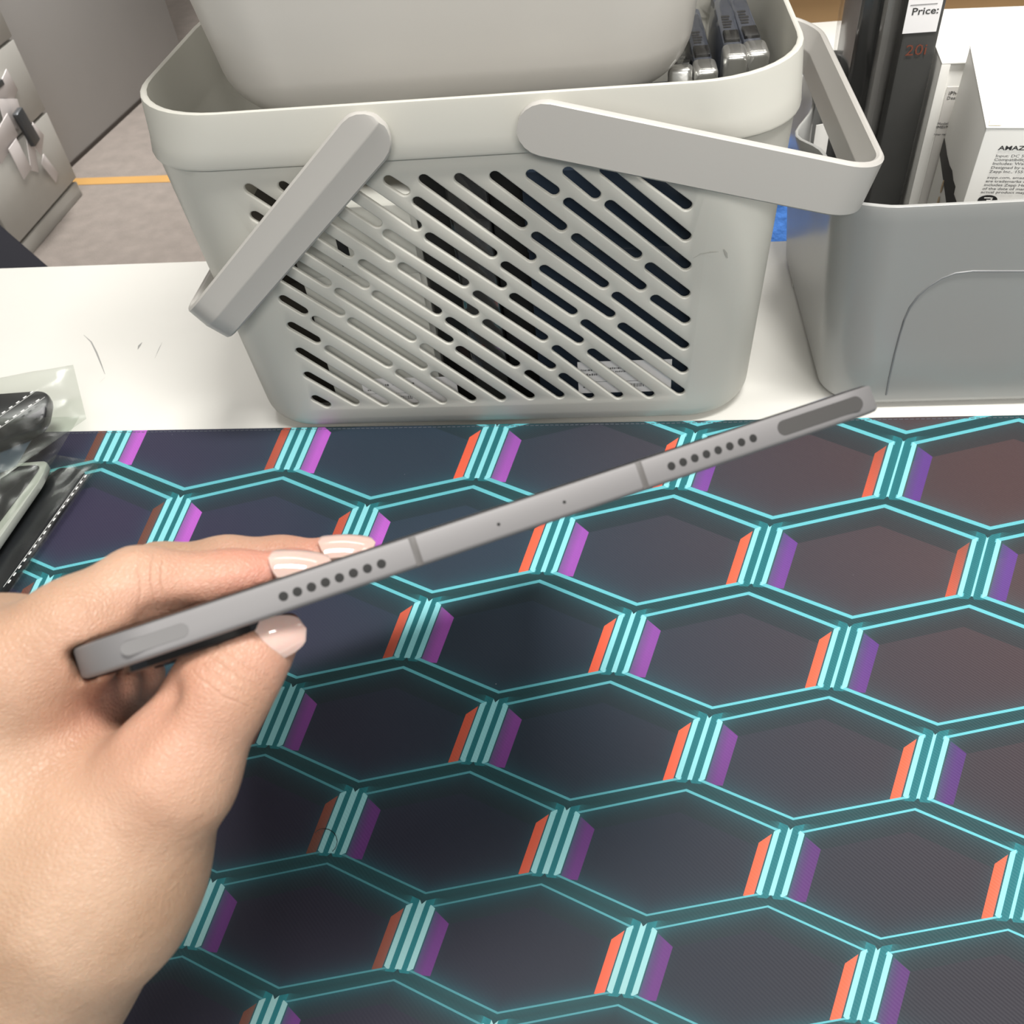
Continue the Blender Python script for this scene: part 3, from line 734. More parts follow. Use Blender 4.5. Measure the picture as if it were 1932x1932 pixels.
pk1, a0, a1 = pack(1614, 1654, 100, .197, .05, M_blk, 'wrapped_black_pack', 'narrow black pack in a clear sleeve, nearest to the swing handle', 'pack', top=.27)
pk2, a0, a1 = pack(1657, 1689, 100, .19, .055, mat('pack_darkgrey', (.20, .195, .185), .4), 'wrapped_grey_pack', 'dark grey pack in a crumpled clear sleeve, between two black packs', 'pack', top=.28)
pk3, a0, a1 = pack(1696, 1810, 100, .172, .012, mat('pouch_charcoal', (.045, .045, .043), .55, var=.2, vscale=40), 'charcoal_pouch', 'charcoal pouch with a white price label, leaning behind the tall white carton', 'pouch', top=.285, film_=False)
p = atY(1702, 64, .1715)
q = atY(1775, 0, .1715)
mwl = frame(Vector((p[0], .1717, p[2])), X3, Z3, -Y3)
bm = bmesh.new(); box_bm(bm, mwl, 0, .0185, 0, .05, 0, .0003, bev=.0001)
lb = bm_link('price_label', bm, M_lab, pk3, smooth=False)
p2 = atY(1719, 29, .171); text('printed_text', 'Price:', frame(Vector((p2[0], .1713, p2[2])), X3, Z3, -Y3), .0052, M_prn, lb, off=.00008, sx=1.25)
p2 = atY(1718, 11, .171); bm = bmesh.new(); box_bm(bm, frame(Vector((p2[0], .1713, p2[2])), X3, Z3, -Y3), 0, .0145, 0, .0003, 0, .0001); bm_link('print_rule', bm, M_ink2, lb, smooth=False)
p2 = atY(1706, 106, .171); text('red_lettering', '20i', frame(Vector((p2[0], .1714, p2[2])), X3, Z3, -Y3), .0085, mat('faded_red', (.16, .045, .025), .6), pk3, sx=1.2)
# white paper slip tucked in the container, visible above the scooped rim
p = atY(1526, 262, .20); bm = bmesh.new()
o = boxo('paper_slip', Matrix.Translation((p[0] + .006, .196, .004)) @ Matrix.Rotation(.3, 4, 'Z'), (-.004, .006, -.0004, .0004, 0, .118), M_wbox, None, bev=.0002)
origin_to(o, (p[0] + .006, .196, .004)); tag(o, 'small white paper slip tucked against the inside of the wavy rim', 'paper')

# ------------------------------------------------------------------ things behind the table on the right
M_card = mat('cardboard', (.42, .27, .13), .8, var=.06, vscale=30)
sh = empty('side_shelf', (.6, .9, FZ), 'low wooden shelf unit behind the table carrying the blue bag and cartons', 'shelf')
boxo('shelf_board', ID, (.02, 1.3, .31, 1.7, -.20, -.175), mat('shelf_wood', (.34, .24, .15), .6), sh, bev=.002)
for x in (.04, 1.26):
    boxo('side_board', ID, (x - .012, x + .012, .32, 1.69, FZ, -.20), mat('shelf_side', (.32, .23, .15), .6), sh, bev=.001)
# blue crumpled bag
bm = bmesh.new(); ztop = atY(1480, 262, .36)[2]
c = Vector((.125, .356, -.175))
Ls = []
for i in range(26):
    t = i / 25; z = c.z + (ztop - c.z) * t; k = 1 - .25 * t ** 3
    if i == 0: k = .93
    Ls.append([(c.x + x * k + mnoise.noise(Vector((x * 40, y * 40, z * 38))) * .008 + mnoise.noise(Vector((x * 140, y * 140, z * 120))) * .0022, c.y + y * k * (1 - .5 * t * t) + mnoise.noise(Vector((x * 40 + 9, y * 40, z * 38))) * .008, z) for x, y in rrect(.13, .062, .02, 10)])
v, f = loft(Ls, True, True)
o = mesh('blue_bag', v, f, mat('bag_blue', (.12, .35, 1.0), .40, var=.35, vscale=60, bump=.6, bscale=120, bdist=.004)); origin_to(o, c)
tag(o, 'crumpled bright blue plastic bag standing behind the table edge', 'bag')
zt = atY(1500, 134, .43)[2]
L_ = empty('pale_lilac_carton', (.15, .48, -.175), 'pale lilac white carton standing behind the blue bag', 'box')
M_lil = mat('carton_lilac', (.60, .60, .66), .5)
boxo('box_body', ID, (.08, .167, .42, .54, -.175, zt - .014), M_lil, L_, bev=.001)
boxo('lid', ID, (.079, .168, .419, .541, zt - .014, zt), M_white, L_, bev=.001)
wz = .045
q0, q1, q2, q3 = [atZ(u, v_, wz) for u, v_ in ((1515, 52), (1602, 38), (1636, 72), (1632, 104))]
W_ = empty('low_white_carton', ((q0[0] + q2[0]) / 2, .58, -.175), 'glossy white carton seen inside the loop of the right swing handle', 'box')
boxo('box_body', ID, (.185, q2[0] + .01, .47, q1[1], -.175, wz - .03), M_gbox, W_, bev=.001)
boxo('lid', ID, (.184, q2[0] + .011, .469, q1[1] + .001, wz - .03, wz), M_white, W_, bev=.0012)
# open cardboard box
K_ = empty('cardboard_box', (.42, 1.1, -.175), 'open brown cardboard box at the back, above the basket rim', 'box')
kx0, kx1, ky0, ky1, kz = .12, .75, .80, 1.35, .02
for d_ in ((kx0, kx1, ky0, ky0 + .006, -.175, kz), (kx0, kx1, ky1 - .006, ky1, -.175, kz), (kx0, kx0 + .006, ky0 + .006, ky1 - .006, -.175, kz), (kx1 - .006, kx1, ky0 + .006, ky1 - .006, -.175, kz), (kx0 + .006, kx1 - .006, ky0 + .006, ky1 - .006, -.175, -.17)):
    boxo('wall_board', ID, d_, M_card, K_, bev=.0008)
boxo('flap', Matrix.Translation((kx0, ky0, kz)) @ Matrix.Rotation(-.9, 4, 'X'), (.004, .62, -.17, 0, 0, .004), M_card, K_, bev=.0008)
boxo('flap', Matrix.Translation((kx0, ky0, kz)) @ Matrix.Rotation(.7, 4, 'Y'), (-.16, 0, .004, .54, 0, .004), M_card, K_, bev=.0008)

# ------------------------------------------------------------------ bagged phone cases at the left table edge
M_film2 = film('clear_film_bag', (.93, .95, .93), .03, .22)
M_dcase = mat('case_dark', (.016, .017, .020), .22)
M_lgrey = mat('case_light', (.40, .41, .38), .3)
M_dash = mat('seal_dash', (.78, .78, .77), .5)
def pillow(name, cor, zc, bulge, parent, m, n=22, amp=.0005, seed=0):
    """closed sleeve over four corner points: two sheets joined at the rim"""
    c = [V(p) for p in cor]; V_ = []; F_ = []
    def pt(s, t, sg):
        p = (c[0] * (1 - s) + c[1] * s) * (1 - t) + (c[3] * (1 - s) + c[2] * s) * t
        e = (4 * s * (1 - s)) ** .35 * (4 * t * (1 - t)) ** .35
        nz = mnoise.noise(Vector((s * 5 + seed, t * 7, sg * 3.))) * amp * 2 + abs(mnoise.noise(Vector((s * 16 + t * 9 + seed, t * 3 - s * 4, 1)))) * amp
        return p + Vector((0, 0, sg * bulge * e + nz * e))
    for sg in (1, -1):
        k = len(V_)
        for j in range(n + 1):
            for i in range(n + 1): V_.append(pt(i / n, j / n, sg))
        for j in range(n):
            for i in range(n):
                a = k + j * (n + 1) + i; q = (a, a + 1, a + n + 2, a + n + 1); F_.append(q if sg > 0 else q[::-1])
    me = bpy.data.meshes.new(name); me.from_pydata([tuple(v) for v in V_], [], F_)
    bm = bmesh.new(); bm.from_mesh(me); bmesh.ops.remove_doubles(bm, verts=bm.verts, dist=1e-6); bmesh.ops.recalc_face_normals(bm, faces=bm.faces); bm.to_mesh(me); bm.free()
    return link(name, me, m, parent)
def slab_px(name, px, z0, z1, m, parent, r=.006, bev=.0012):
    """flat slab whose top outline passes through the given points"""
    P = [V(atZ(u, v_, z1)) for u, v_ in px]; out = []
    n = len(P)
    for i in range(n):
        a, b, c = P[i - 1], P[i], P[(i + 1) % n]; rr_ = min(r, (a - b).length * .45, (c - b).length * .45)
        p0 = b + (a - b).normalized() * rr_; p1 = b + (c - b).normalized() * rr_
        for k in range(7):
            t = k / 6; out.append(p0 * (1 - t) ** 2 + b * 2 * t * (1 - t) + p1 * t * t)
    cen = sum(out, Vector()) / len(out)
    def ring(z, ins): return [Vector((p.x + (cen.x - p.x) * ins / (cen - p).length, p.y + (cen.y - p.y) * ins / (cen - p).length, z)) for p in out]
    L = [ring(z0, bev), ring(z0 + bev, 0), ring(z1 - bev, 0), ring(z1 - bev * .3, bev * .3), ring(z1, bev)]
    v, f = loft(L, True, True); return mesh(name, v, f, m, parent)
# lowest pack: long dark case whose seal strip lies along its right edge
c1_ = empty('bagged_black_case', V(atZ(30, 1010, 0)), 'black case in a clear bag, lowest of the left pile, with a dashed seal strip', 'phone case')
slab_px('case_body', [(112, 880), (160, 884), (-12, 1128), (-170, 1120)], .0032, .0095, M_dcase, c1_, r=.004)
pillow('clear_bag', [atZ(104, 858, .010), atZ(192, 872, .008), atZ(-4, 1150, .008), atZ(-230, 1140, .008)], .008, .0035, c1_, M_film2, seed=3)
def dashes(p0, p1, n, wpx, parent, z, ln=.45, ww=.0007):
    a, b = V(atZ(*p0, z)), V(atZ(*p1, z)); d = (b - a).normalized(); s = Vector((-d.y, d.x, 0)); Lt = (b - a).length
    mw = frame(a, d, s, (0, 0, 1)); bm = bmesh.new()
    for k in range(n):
        q = Lt * k / n; box_bm(bm, mw, q, q + Lt / n * ln, -ww, ww, 0, .00015, bev=.00005, seg=1)
    bm_link('seal_dashes', bm, M_dash, parent, smooth=False)
    bm = bmesh.new(); box_bm(bm, mw, 0, Lt, -ww * 2.6, -ww * 2.2, 0, .0001); bm_link('seal_line', bm, M_dash, parent, smooth=False)
dashes((163, 896), (10, 1108), 17, 4, c1_, .0128, ww=.0005)
# middle pack: pale case
c2_ = empty('bagged_pale_case', V(atZ(-20, 960, .014)), 'pale grey slim case in the middle of the left pile of bagged cases', 'phone case')
slab_px('case_body', [(-60, 880), (92, 868), (76, 905), (-40, 1070), (-220, 1050)], .0145, .0205, M_lgrey, c2_, r=.005)
slab_px('case_insert', [(-50, 885), (78, 876), (60, 902), (-52, 1050), (-200, 1040)], .0206, .0216, M_dcase, c2_, r=.005, bev=.0004)
# top pack: dark phone case with camera corner, big clear bag folded at its corner
c3_ = empty('bagged_dark_case', V(atZ(-30, 800, .024)), 'dark rounded case in a wide clear bag topmost of the left pile', 'phone case')
slab_px('case_body', [(-150, 752), (96, 734), (84, 800), (-180, 900)], .0235, .032, M_dcase, c3_, r=.012, bev=.002)
slab_px('inner_sheet', [(-150, 800), (80, 792), (30, 880), (-180, 960)], .0226, .0232, mat('sheet_bluegrey', (.07, .09, .13), .3), c3_, r=.004, bev=.0002)
pillow('clear_bag', [atZ(-260, 760, .030), atZ(138, 688, .034), atZ(163, 790, .024), atZ(-250, 1080, .023)], .03, .0055, c3_, M_film2, amp=.0008, seed=11)
pillow('bag_flap', [atZ(-60, 790, .036), atZ(150, 786, .034), atZ(95, 880, .026), atZ(-30, 1040, .026)], .03, .0012, c3_, M_film2, amp=.0008, seed=20)
dashes((-10, 790), (70, 733), 6, 4, c3_, .0385, ww=.0006)
dashes((-5, 808), (82, 748), 6, 4, c3_, .0385, ww=.0006)

# ------------------------------------------------------------------ tablet held edge-on
TE = np.array([.89042, .45300, -.04407]); TA = np.array([-.09547, -.31249, .25646]); TW, THt, TT = .1785, .2476, .0061
TD = np.array([-.33838, .59413, -.72973]); TN = np.cross(TE, TD); TD /= np.linalg.norm(TD); TE /= np.linalg.norm(TE); TN /= np.linalg.norm(TN)
def tp_(s, q, h): return TA + TE * s + TD * q + TN * h
MT = frame(TA, TE, TD, TN)          # local x along the top edge, y away from the viewer, z out of the screen
M_alu = mat('tablet_aluminium', (.185, .18, .183), .55, .25, bump=.04, bscale=3000, bdist=.0002)
M_alu2 = mat('tablet_chamfer', (.55, .54, .53), .35, .6)
M_gls = mat('tablet_glass', (.006, .006, .007), .06, coat=.5)
M_ant = mat('antenna_plastic', (.085, .08, .078), .5)
M_btn = mat('button_dark', (.060, .058, .057), .5, .3)
M_btn2 = mat('button_grey', (.14, .137, .138), .55, .25)
M_hole = mat('hole_black', (.004, .004, .004), .7)
tab = empty('tablet', tp_(TW / 2, THt / 2, 0), 'slim grey tablet held edge-on in mid air, showing speaker holes and buttons', 'tablet')
rc_ = .0165
def tl(ins, z): return [MT @ Vector((TW / 2 + x, THt / 2 + y, z)) for x, y in rrect(TW - 2 * ins, THt - 2 * ins, rc_ - ins, 12)]
h = TT / 2
L = [tl(.0016, -h), tl(.0007, -h + .00012), tl(.0002, -h + .00045), tl(0, -h + .0009), tl(0, h - .0006), tl(.0001, h - .0003), tl(.0004, h - .00005), tl(.0008, h)]
v, f = loft(L, True, True); mesh('tablet_body', v, f, M_alu, tab)
L = [tl(.0009, h - .0001), tl(.0009, h + .0002), tl(.0012, h + .0003)]; v, f = loft(L, True, True); mesh('screen_glass', v, f, M_gls, tab)
def on_edge(u, v_):
    r = ray(u, v_); t = ((TA - CC) @ TD) / (r @ TD); p = CC + t * r - TA; return p @ TE, p @ TN
def pill(name, s0, s1, hh, m, hc=0., dep=.0003, proud=.00008):
    pts = capsule(np.array([s0 + hh, hc]), np.array([s1 - hh, hc]), hh, 8)
    L = [[MT @ Vector((p[0], y, p[1])) for p in pts] for y in (dep, -proud + .00006)] + [[MT @ Vector((p[0] * 1., -proud, p[1] * .96 + hc * .04)) for p in pts]]
    v, f = loft(L, True, True); return mesh(name, v, f, m, tab)
s0, h0 = on_edge(1468, 812); s1, h1 = on_edge(1627, 757)
b_ = pill('power_button', s0, s1, .00165, M_btn); b_['label'] = 'dark oval power button'
s0, _ = on_edge(226, 1222); s1, _ = on_edge(357, 1190)
b_ = pill('volume_button', s0, s1, .0013, M_btn2, hc=-.0001); b_['label'] = 'grey volume button flush with the edge'
hole_me = None
def hole(u, v_, r, nm):
    s, hh = on_edge(u, v_)
    Ls = [[MT @ Vector((s + rr * math.cos(a), y, hh * .6 + rr * math.sin(a))) for a in np.linspace(0, 2 * PI, 16, endpoint=False)] for rr, y in ((r, .0004), (r, -.00002), (r * .9, -.00003))]
    v, f = loft(Ls, True, True); mesh(nm, v, f, M_hole, tab)
for k in range(8):
    hole(535 + (720 - 535) * k / 7, 1126 + (1065 - 1126) * k / 7, .00088, 'speaker_hole')
for k in range(8):
    t = k / 7; hole(1267 + (1421 - 1267) * t, 880 + (827 - 880) * t, .00088, 'speaker_hole')
for u, v_ in ((941, 990), (1065, 948)): hole(u, v_, .00035, 'microphone_hole')
for u, v_ in ((785, 1040), (1212, 897)):
    s, _ = on_edge(u, v_)
    boxo('antenna_line', MT, (s - .0007, s + .0007, -.00002, .0009, -h + .0003, h - .0002), M_ant, tab, bev=.00005)
# rear camera bump near the held corner
s0, _ = on_edge(190, 1240); s1, _ = on_edge(455, 1170)
cb0 = s0 + .0005; cw_ = .028
pts = [(cb0 + cw_ / 2 + x, .0045 + cw_ / 2 + y) for x, y in rrect(cw_, cw_, .007, 8)]
L = [[MT @ Vector((x, y, z)) for x, y in pts] for z in (-h + .0002, -h - .0013)]
L.append([MT @ Vector((cb0 + cw_ / 2 + (x - cb0 - cw_ / 2) * .97, .0045 + cw_ / 2 + (y - .0045 - cw_ / 2) * .97, -h - .0017)) for x, y in pts])
v, f = loft(L, True, True); bump_ = mesh('camera_bump', v, f, M_gls, tab)
for dx, dy, rr in ((.008, .020, .0048), (.020, .008, .0048)):
    Ls = [[MT @ Vector((cb0 + dx + r_ * math.cos(a), .0045 + dy + r_ * math.sin(a), z)) for a in np.linspace(0, 2 * PI, 24, endpoint=False)] for r_, z in ((rr, -h - .0015), (rr, -h - .0026), (rr * .85, -h - .0027))]
    v, f = loft(Ls, True, True); mesh('camera_lens', v, f, M_gls, bump_)

# ------------------------------------------------------------------ left hand holding the tablet
def Cpt(u, v_, z): return np.array([(u - 966) / F * z, (v_ - 966) / F * z, z])
def cone(P, a, b, ra, rb):
    """signed distance to a tapered capsule"""
    ba = b - a; l2 = ba @ ba; t = np.clip(((P - a) @ ba) / l2, 0, 1)
    d = np.sqrt(((P - a - t[..., None] * ba) ** 2).sum(-1)); return d - (ra + (rb - ra) * t)
def smin(a, b, k):
    h_ = np.clip(.5 + .5 * (b - a) / k, 0, 1); return b + (a - b) * h_ - k * h_ * (1 - h_)
def smax(a, b, k): return -smin(-a, -b, k)
mm = .001
CH = dict(
 palm=[((45, 1490, .188), 28, (10, 1740, .190), 27), ((10, 1740, .190), 27, (-62, 2060, .196), 24.5), ((-62, 2060, .196), 24.5, (-190, 2600, .21), 29), ((30, 1300, .182), 18, (45, 1490, .188), 27), ((-60, 1350, .185), 22, (-40, 1600, .19), 30)],
 thenar=[((322, 1462, .170), 12.0, (165, 1640, .176), 21.5), ((165, 1640, .176), 21.5, (20, 1860, .185), 22)],
 thumb=[((322, 1462, .170), 12.0, (418, 1300, .171), 9.0), ((418, 1300, .171), 9.0, (470, 1232, .174), 7.6), ((470, 1232, .174), 7.6, (520, 1190, .1775), 5.2)],
 index=[((45, 1265, .172), 12.5, (150, 1190, .174), 10.0), ((150, 1190, .174), 10.0, (262, 1108, .180), 7.6), ((262, 1108, .180), 7.6, (440, 1102, .186), 6.6), ((440, 1102, .186), 6.6, (560, 1087, .190), 5.3), ((560, 1087, .190), 5.3, (590, 1084, .191), 4.2)],
 middle=[((120, 1200, .20), 9, (300, 1092, .205), 7.6), ((300, 1092, .205), 7.6, (430, 1076, .208), 7.4), ((430, 1076, .208), 7.4, (530, 1066, .210), 6.2), ((530, 1066, .210), 6.2, (640, 1058, .212), 5.2), ((640, 1058, .212), 5.2, (664, 1056, .212), 4.0)],
 ring=[((110, 1330, .200), 9, (200, 1270, .205), 7), ((200, 1270, .205), 7, (262, 1272, .196), 5.6)],
 pinky=[((95, 1345, .19), 8, (150, 1300, .19), 6), ((150, 1300, .19), 6, (176, 1292, .180), 4.2)],
 pinky2=[((120, 1350, .20), 8, (190, 1300, .195), 6), ((190, 1300, .195), 6, (222, 1290, .187), 4.8)],
)
gs = .00105
lo = np.array([-.185, -.012, .130]); hi = np.array([-.018, .215, .240])
nx, ny, nz = [int((hi[i] - lo[i]) / gs) for i in range(3)]
gx, gy, gz = [lo[i] + gs * np.arange(n_) for i, n_ in enumerate((nx, ny, nz))]
Pg = np.stack(np.meshgrid(gx, gy, gz, indexing='ij'), -1).astype(np.float32)
def chain(P, key, k):
    d = None
    for a, ra, b, rb in CH[key]:
        e = cone(P, Cpt(*a).astype(np.float32), Cpt(*b).astype(np.float32), ra * mm, rb * mm)
        d = e if d is None else smin(d, e, k * mm)
    return d
def hand_sdf(P):
    d = chain(P, 'palm', 12)
    d = smin(d, chain(P, 'thenar', 8), .007)
    d = smin(d, chain(P, 'thumb', 4), .004)
    d = smin(d, chain(P, 'index', 4), .0045)
    d = smin(d, chain(P, 'middle', 4), .0012)
    d = smin(d, chain(P, 'ring', 4), .0012); d = smin(d, chain(P, 'pinky', 3), .001); d = smin(d, chain(P, 'pinky2', 3), .001)
    # creases
    def groove(pts, r, k, d):
        g = None
        for a, b in zip(pts[:-1], pts[1:]):
            e = cone(P, Cpt(*a).astype(np.float32), Cpt(*b).astype(np.float32), r * mm, r * mm); g = e if g is None else np.minimum(g, e)
        return smax(d, -g, k)
    d = groove([(318, 1312, .164), (275, 1345, .160), (215, 1420, .158), (120, 1468, .157), (20, 1490, .156)], 1.6, .005, d)
    d = groove([(288, 1164, .1735), (350, 1160, .177)], 1.3, .004, d)
    d = groove([(-40, 1765, .158), (60, 1795, .160), (135, 1800, .167)], .5, .0022, d)
    return d
D = hand_sdf(Pg)
# cut away the tablet slab so that the skin presses against it
CR32 = CR
def to_cam(w): return CR @ (np.asarray(w) - CC)
tA, tE, tD_, tN_ = to_cam(TA), CR @ TE, CR @ TD, CR @ TN
rel = Pg - tA.astype(np.float32)
es, qs, hs_ = rel @ tE.astype(np.float32), rel @ tD_.astype(np.float32), rel @ tN_.astype(np.float32)
sl_ = np.maximum(np.maximum(np.abs(hs_) - (TT / 2 + .0003), np.abs(qs - THt / 2) - THt / 2 - .0003), np.abs(es - TW / 2) - TW / 2 - .0003)
D = smax(D, -sl_, .0006)
for ax_ in range(3):
    for e_ in (0, -1): D[tuple(e_ if i == ax_ else slice(None) for i in range(3))] = .001
def surface_nets(D, lo, gs):
    ins = D < 0; n0, n1, n2 = D.shape
    c = [ins[i:n0 - 1 + i, j:n1 - 1 + j, k:n2 - 1 + k] for i in (0, 1) for j in (0, 1) for k in (0, 1)]
    cnt = sum(x.astype(np.int8) for x in c); act = (cnt > 0) & (cnt < 8)
    idx = -np.ones(act.shape, np.int64); ai = np.argwhere(act); idx[tuple(ai.T)] = np.arange(len(ai))
    acc = np.zeros((len(ai), 3)); w_ = np.zeros(len(ai))
    cor = [(i, j, k) for i in (0, 1) for j in (0, 1) for k in (0, 1)]
    dv = {q: D[ai[:, 0] + q[0], ai[:, 1] + q[1], ai[:, 2] + q[2]].astype(float) for q in cor}
    for a in cor:
        for ax_ in range(3):
            if a[ax_]: continue
            b = list(a); b[ax_] = 1; b = tuple(b); da, db = dv[a], dv[b]; m_ = (da < 0) != (db < 0)
            t = np.where(m_, da / np.where(m_, da - db, 1), 0); p = np.tile(np.array(a, float), (len(ai), 1)); p[:, ax_] = t
            acc[m_] += p[m_]; w_[m_] += 1
    Vv = lo + gs * (ai + acc / w_[:, None]); Q = []
    for ax_ in range(3):
        o1, o2 = [i for i in range(3) if i != ax_]
        s1_ = [slice(None)] * 3; s2_ = [slice(None)] * 3; s1_[ax_] = slice(0, -1); s2_[ax_] = slice(1, None)
        ch = ins[tuple(s1_)] != ins[tuple(s2_)]; e = np.argwhere(ch)
        e = e[(e[:, o1] > 0) & (e[:, o2] > 0) & (e[:, o1] < D.shape[o1] - 1) & (e[:, o2] < D.shape[o2] - 1)]
        def g(d1, d2):
            q = e.copy(); q[:, o1] -= d1; q[:, o2] -= d2; return idx[tuple(q.T)]
        q = np.stack([g(1, 1), g(0, 1), g(0, 0), g(1, 0)], 1); fl = ins[tuple(e.T)]
        if ax_ == 1: fl = ~fl
        q[~fl] = q[~fl][:, ::-1]; Q.append(q)
    Q = np.concatenate(Q); Q = Q[(Q >= 0).all(1)]; return Vv, Q
Vh, Qh = surface_nets(D, lo, gs)
wv_ = Vh @ CR + CC          # camera frame to world
me = bpy.data.meshes.new('person'); me.vertices.add(len(wv_)); me.vertices.foreach_set('co', wv_.ravel().astype(np.float32))
me.loops.add(len(Qh) * 4); me.loops.foreach_set('vertex_index', Qh[:, ::-1].ravel().astype(np.int32)); me.polygons.add(len(Qh)); me.polygons.foreach_set('loop_start', np.arange(0, len(Qh) * 4, 4, dtype=np.int32))
me.update(calc_edges=True); me.validate()
bm = bmesh.new(); bm.from_mesh(me)
bmesh.ops.recalc_face_normals(bm, faces=bm.faces)
for _ in range(3): bmesh.ops.smooth_vert(bm, verts=[q for q in bm.verts if not q.is_boundary], factor=.5, use_axis_x=True, use_axis_y=True, use_axis_z=True)
bm.to_mesh(me); bm.free()
# rosy finger pads and joints: real skin colour stored per vertex
co = np.empty(len(me.vertices) * 3, np.float32); me.vertices.foreach_get('co', co); cc = (co.reshape(-1, 3) - CC) @ CR.T
ros = np.zeros(len(cc))
for (u, v_, z), rad, st_ in (((560, 1100, .188), 22, 1.), ((430, 1125, .184), 18, .6), ((650, 1068, .21), 16, .9), ((310, 1150, .176), 14, .45), ((500, 1215, .172), 13, .55), ((180, 1300, .18), 14, .7), ((262, 1285, .19), 14, .6), ((430, 1300, .164), 9, .25), ((300, 1300, .165), 22, .45), ((60, 1230, .16), 26, .15)):
    ros = np.maximum(ros, .75 * st_ * np.exp(-(((cc - Cpt(u, v_, z)) ** 2).sum(1)) / (rad * mm) ** 2))
at = me.attributes.new('rosy', 'FLOAT', 'POINT'); at.data.foreach_set('value', ros.astype(np.float32))
def skin():
    m = mat('skin', (.62, .40, .28), .42, sss=.0); nt = m.node_tree; b = nt.nodes['Principled BSDF']; E_.nt = nt
    tc = nt.nodes.new('ShaderNodeTexCoord'); at_ = nt.nodes.new('ShaderNodeAttribute'); at_.attribute_name = 'rosy'
    n1 = nt.nodes.new('ShaderNodeTexNoise'); n1.inputs['Scale'].default_value = 55; n1.inputs['Detail'].default_value = 6; nt.links.new(tc.outputs['Object'], n1.inputs['Vector'])
    c = cmix(ramp(E_(n1.outputs[0]), .35, .68), (.375, .238, .155), (.46, .312, .218))
    c = cmix(E_(at_.outputs['Fac']), c, (.58, .22, .17))
    nt.links.new(c, b.inputs['Base Color'])
    b.inputs['Subsurface Weight'].default_value = .35; b.inputs['Subsurface Radius'].default_value = (1., .35, .2); b.inputs['Subsurface Scale'].default_value = .0035
    b.inputs['Roughness'].default_value = .46; b.inputs['Specular IOR Level'].default_value = .4
    # fine skin lines: stretched voronoi + soft wrinkles
    mp = nt.nodes.new('ShaderNodeMapping'); mp.inputs['Scale'].default_value = (1, 1, 2.4); mp.inputs['Rotation'].default_value = (.4, .5, .3); nt.links.new(tc.outputs['Object'], mp.inputs[0])
    vo = nt.nodes.new('ShaderNodeTexVoronoi'); vo.inputs['Scale'].default_value = 900; vo.feature = 'DISTANCE_TO_EDGE'; nt.links.new(mp.outputs[0], vo.inputs['Vector'])
    n2 = nt.nodes.new('ShaderNodeTexNoise'); n2.inputs['Scale'].default_value = 190; n2.inputs['Detail'].default_value = 7; nt.links.new(mp.outputs[0], n2.inputs['Vector'])
    hgt = sat(ramp(E_(vo.outputs['Distance']), 0, .25)) * .35 + E_(n2.outputs[0])
    # joint creases: narrow folds across each finger, centred on the joint
    hob = np.array(atD(20, 1740, .19)); sp_ = nt.nodes.new('ShaderNodeSeparateXYZ'); nt.links.new(tc.outputs['Object'], sp_.inputs[0]); XYZ = [E_(sp_.outputs[i]) for i in range(3)]
    wob = (E_(n2.outputs[0]) - .5) * .0022
    for (a_, b_, c_, rad, offs) in (((330, 1440, .168), (500, 1205, .172), (440, 1280, .163), .0085, (-.0032, -.0012, .0010, .0030)), ((262, 1108, .18), (420, 1095, .182), (285, 1090, .173), .0075, (-.0022, 0., .0019)), ((430, 1076, .2), (560, 1066, .2), (545, 1048, .203), .005, (-.0015, .001))):
        A_ = CR.T @ Cpt(*a_); B__ = CR.T @ Cpt(*b_); ax_ = (B__ - A_) / np.linalg.norm(B__ - A_); c0 = CR.T @ Cpt(*c_) + CC - hob
        dd = [XYZ[i] - float(c0[i]) for i in range(3)]; r2 = dd[0] * dd[0] + dd[1] * dd[1] + dd[2] * dd[2]
        msk = eexp(r2 * (-1 / rad ** 2)); tt = dd[0] * float(ax_[0]) + dd[1] * float(ax_[1]) + dd[2] * float(ax_[2]) + wob
        for o_ in offs:
            e_ = tt - o_; hgt = hgt - msk * eexp(e_ * e_ * (-1 / .00028 ** 2)) * .9
    bp = nt.nodes.new('ShaderNodeBump'); bp.inputs['Strength'].default_value = .5; bp.inputs['Distance'].default_value = .0005
    nt.links.new(hgt.s, bp.inputs['Height']); nt.links.new(bp.outputs[0], b.inputs['Normal'])
    return m
hand = link('person', me, skin()); me.set_sharp_from_angle(angle=PI)
ho = V(atD(20, 1740, .19)); origin_to(hand, ho)
tag(hand, 'bare left hand and forearm pinching the tablet corner, with long pale glossy nails', 'person')
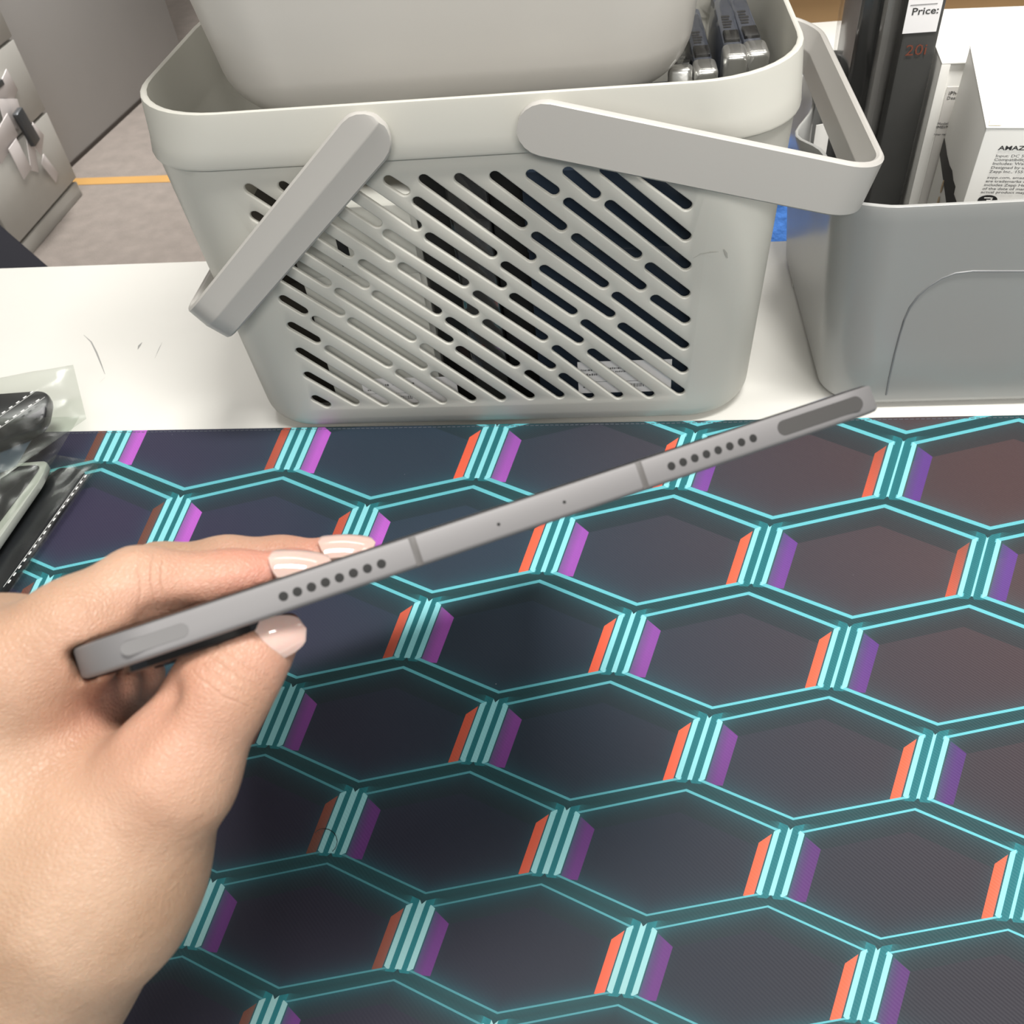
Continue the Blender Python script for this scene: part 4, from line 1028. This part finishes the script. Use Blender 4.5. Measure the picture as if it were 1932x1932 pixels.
# nails
M_nail = mat('nail_gloss', (.66, .44, .39), .08, coat=1., sss=.3); M_ntip = mat('nail_tip', (.67, .52, .45), .08, coat=1., sss=.3)
def nail(base, tip, wpx, up, z0, z1, sharp=.8, arch=.45, label=None):
    """almond shaped curved nail: base and tip centres, half width (m), outward direction in camera frame"""
    a, b = Cpt(*base, z0), Cpt(*tip, z1); L_ = np.linalg.norm(b - a); d = (b - a) / L_; up = np.array(up, float); up = up - d * (up @ d); up /= np.linalg.norm(up); s_ = np.cross(d, up)
    loops = []; n = 18; m_ = 12
    for layer, off in ((0, 0.), (1, -.0007)):
        for i in range(n + 1):
            t = i / n; w_ = wpx * (min(1, (t / .16)) ** .5 if t < .16 else 1) * (1 if t < .5 else math.sqrt(max(0.0, 1 - ((t - .5) / .5) ** 2)) ** sharp)
            w_ = max(w_, .00015)
            row_ = []
            for j in range(m_ + 1):
                th_ = (j / m_ - .5) * 2; x = w_ * th_; hgt = -arch * wpx * (th_ * w_ / wpx) ** 2 + off + .0010 * math.sin(PI * min(1, t * .9)) 
                row_.append(a + d * L_ * t + s_ * x + up * hgt)
            loops.append(row_)
    V_ = [CR.T @ p + CC for r_ in loops for p in r_]; F_ = []; c_ = m_ + 1; off_ = (n + 1) * c_
    for i in range(n):
        for j in range(m_):
            q = (i * c_ + j, i * c_ + j + 1, (i + 1) * c_ + j + 1, (i + 1) * c_ + j); F_.append(q); F_.append(tuple(x + off_ for x in q[::-1]))
    rim_ = [j for j in range(c_)] + [i * c_ + m_ for i in range(1, n + 1)] + [n * c_ + j for j in range(m_ - 1, -1, -1)] + [i * c_ for i in range(n - 1, 0, -1)]
    for k in range(len(rim_)):
        p, q = rim_[k], rim_[(k + 1) % len(rim_)]; F_.append((p, p + off_, q + off_, q))
    me_ = bpy.data.meshes.new('fingernail'); me_.from_pydata([tuple(p) for p in V_], [], F_)
    bm = bmesh.new(); bm.from_mesh(me_); bmesh.ops.recalc_face_normals(bm, faces=bm.faces); bm.to_mesh(me_); bm.free()
    me_.materials.append(M_nail)
    o = link('fingernail', me_, None, hand)
    return o
nail((506, 1052), (626, 1063), .0040, (.1, -.75, -.66), .1832, .1868, sharp=.75)
nail((600, 1022), (708, 1025), .0042, (.1, -.8, -.6), .2064, .2100, sharp=.75)
nail((458, 1226), (577, 1186), .0041, (.25, -.02, -.95), .1667, .1722, sharp=.75)
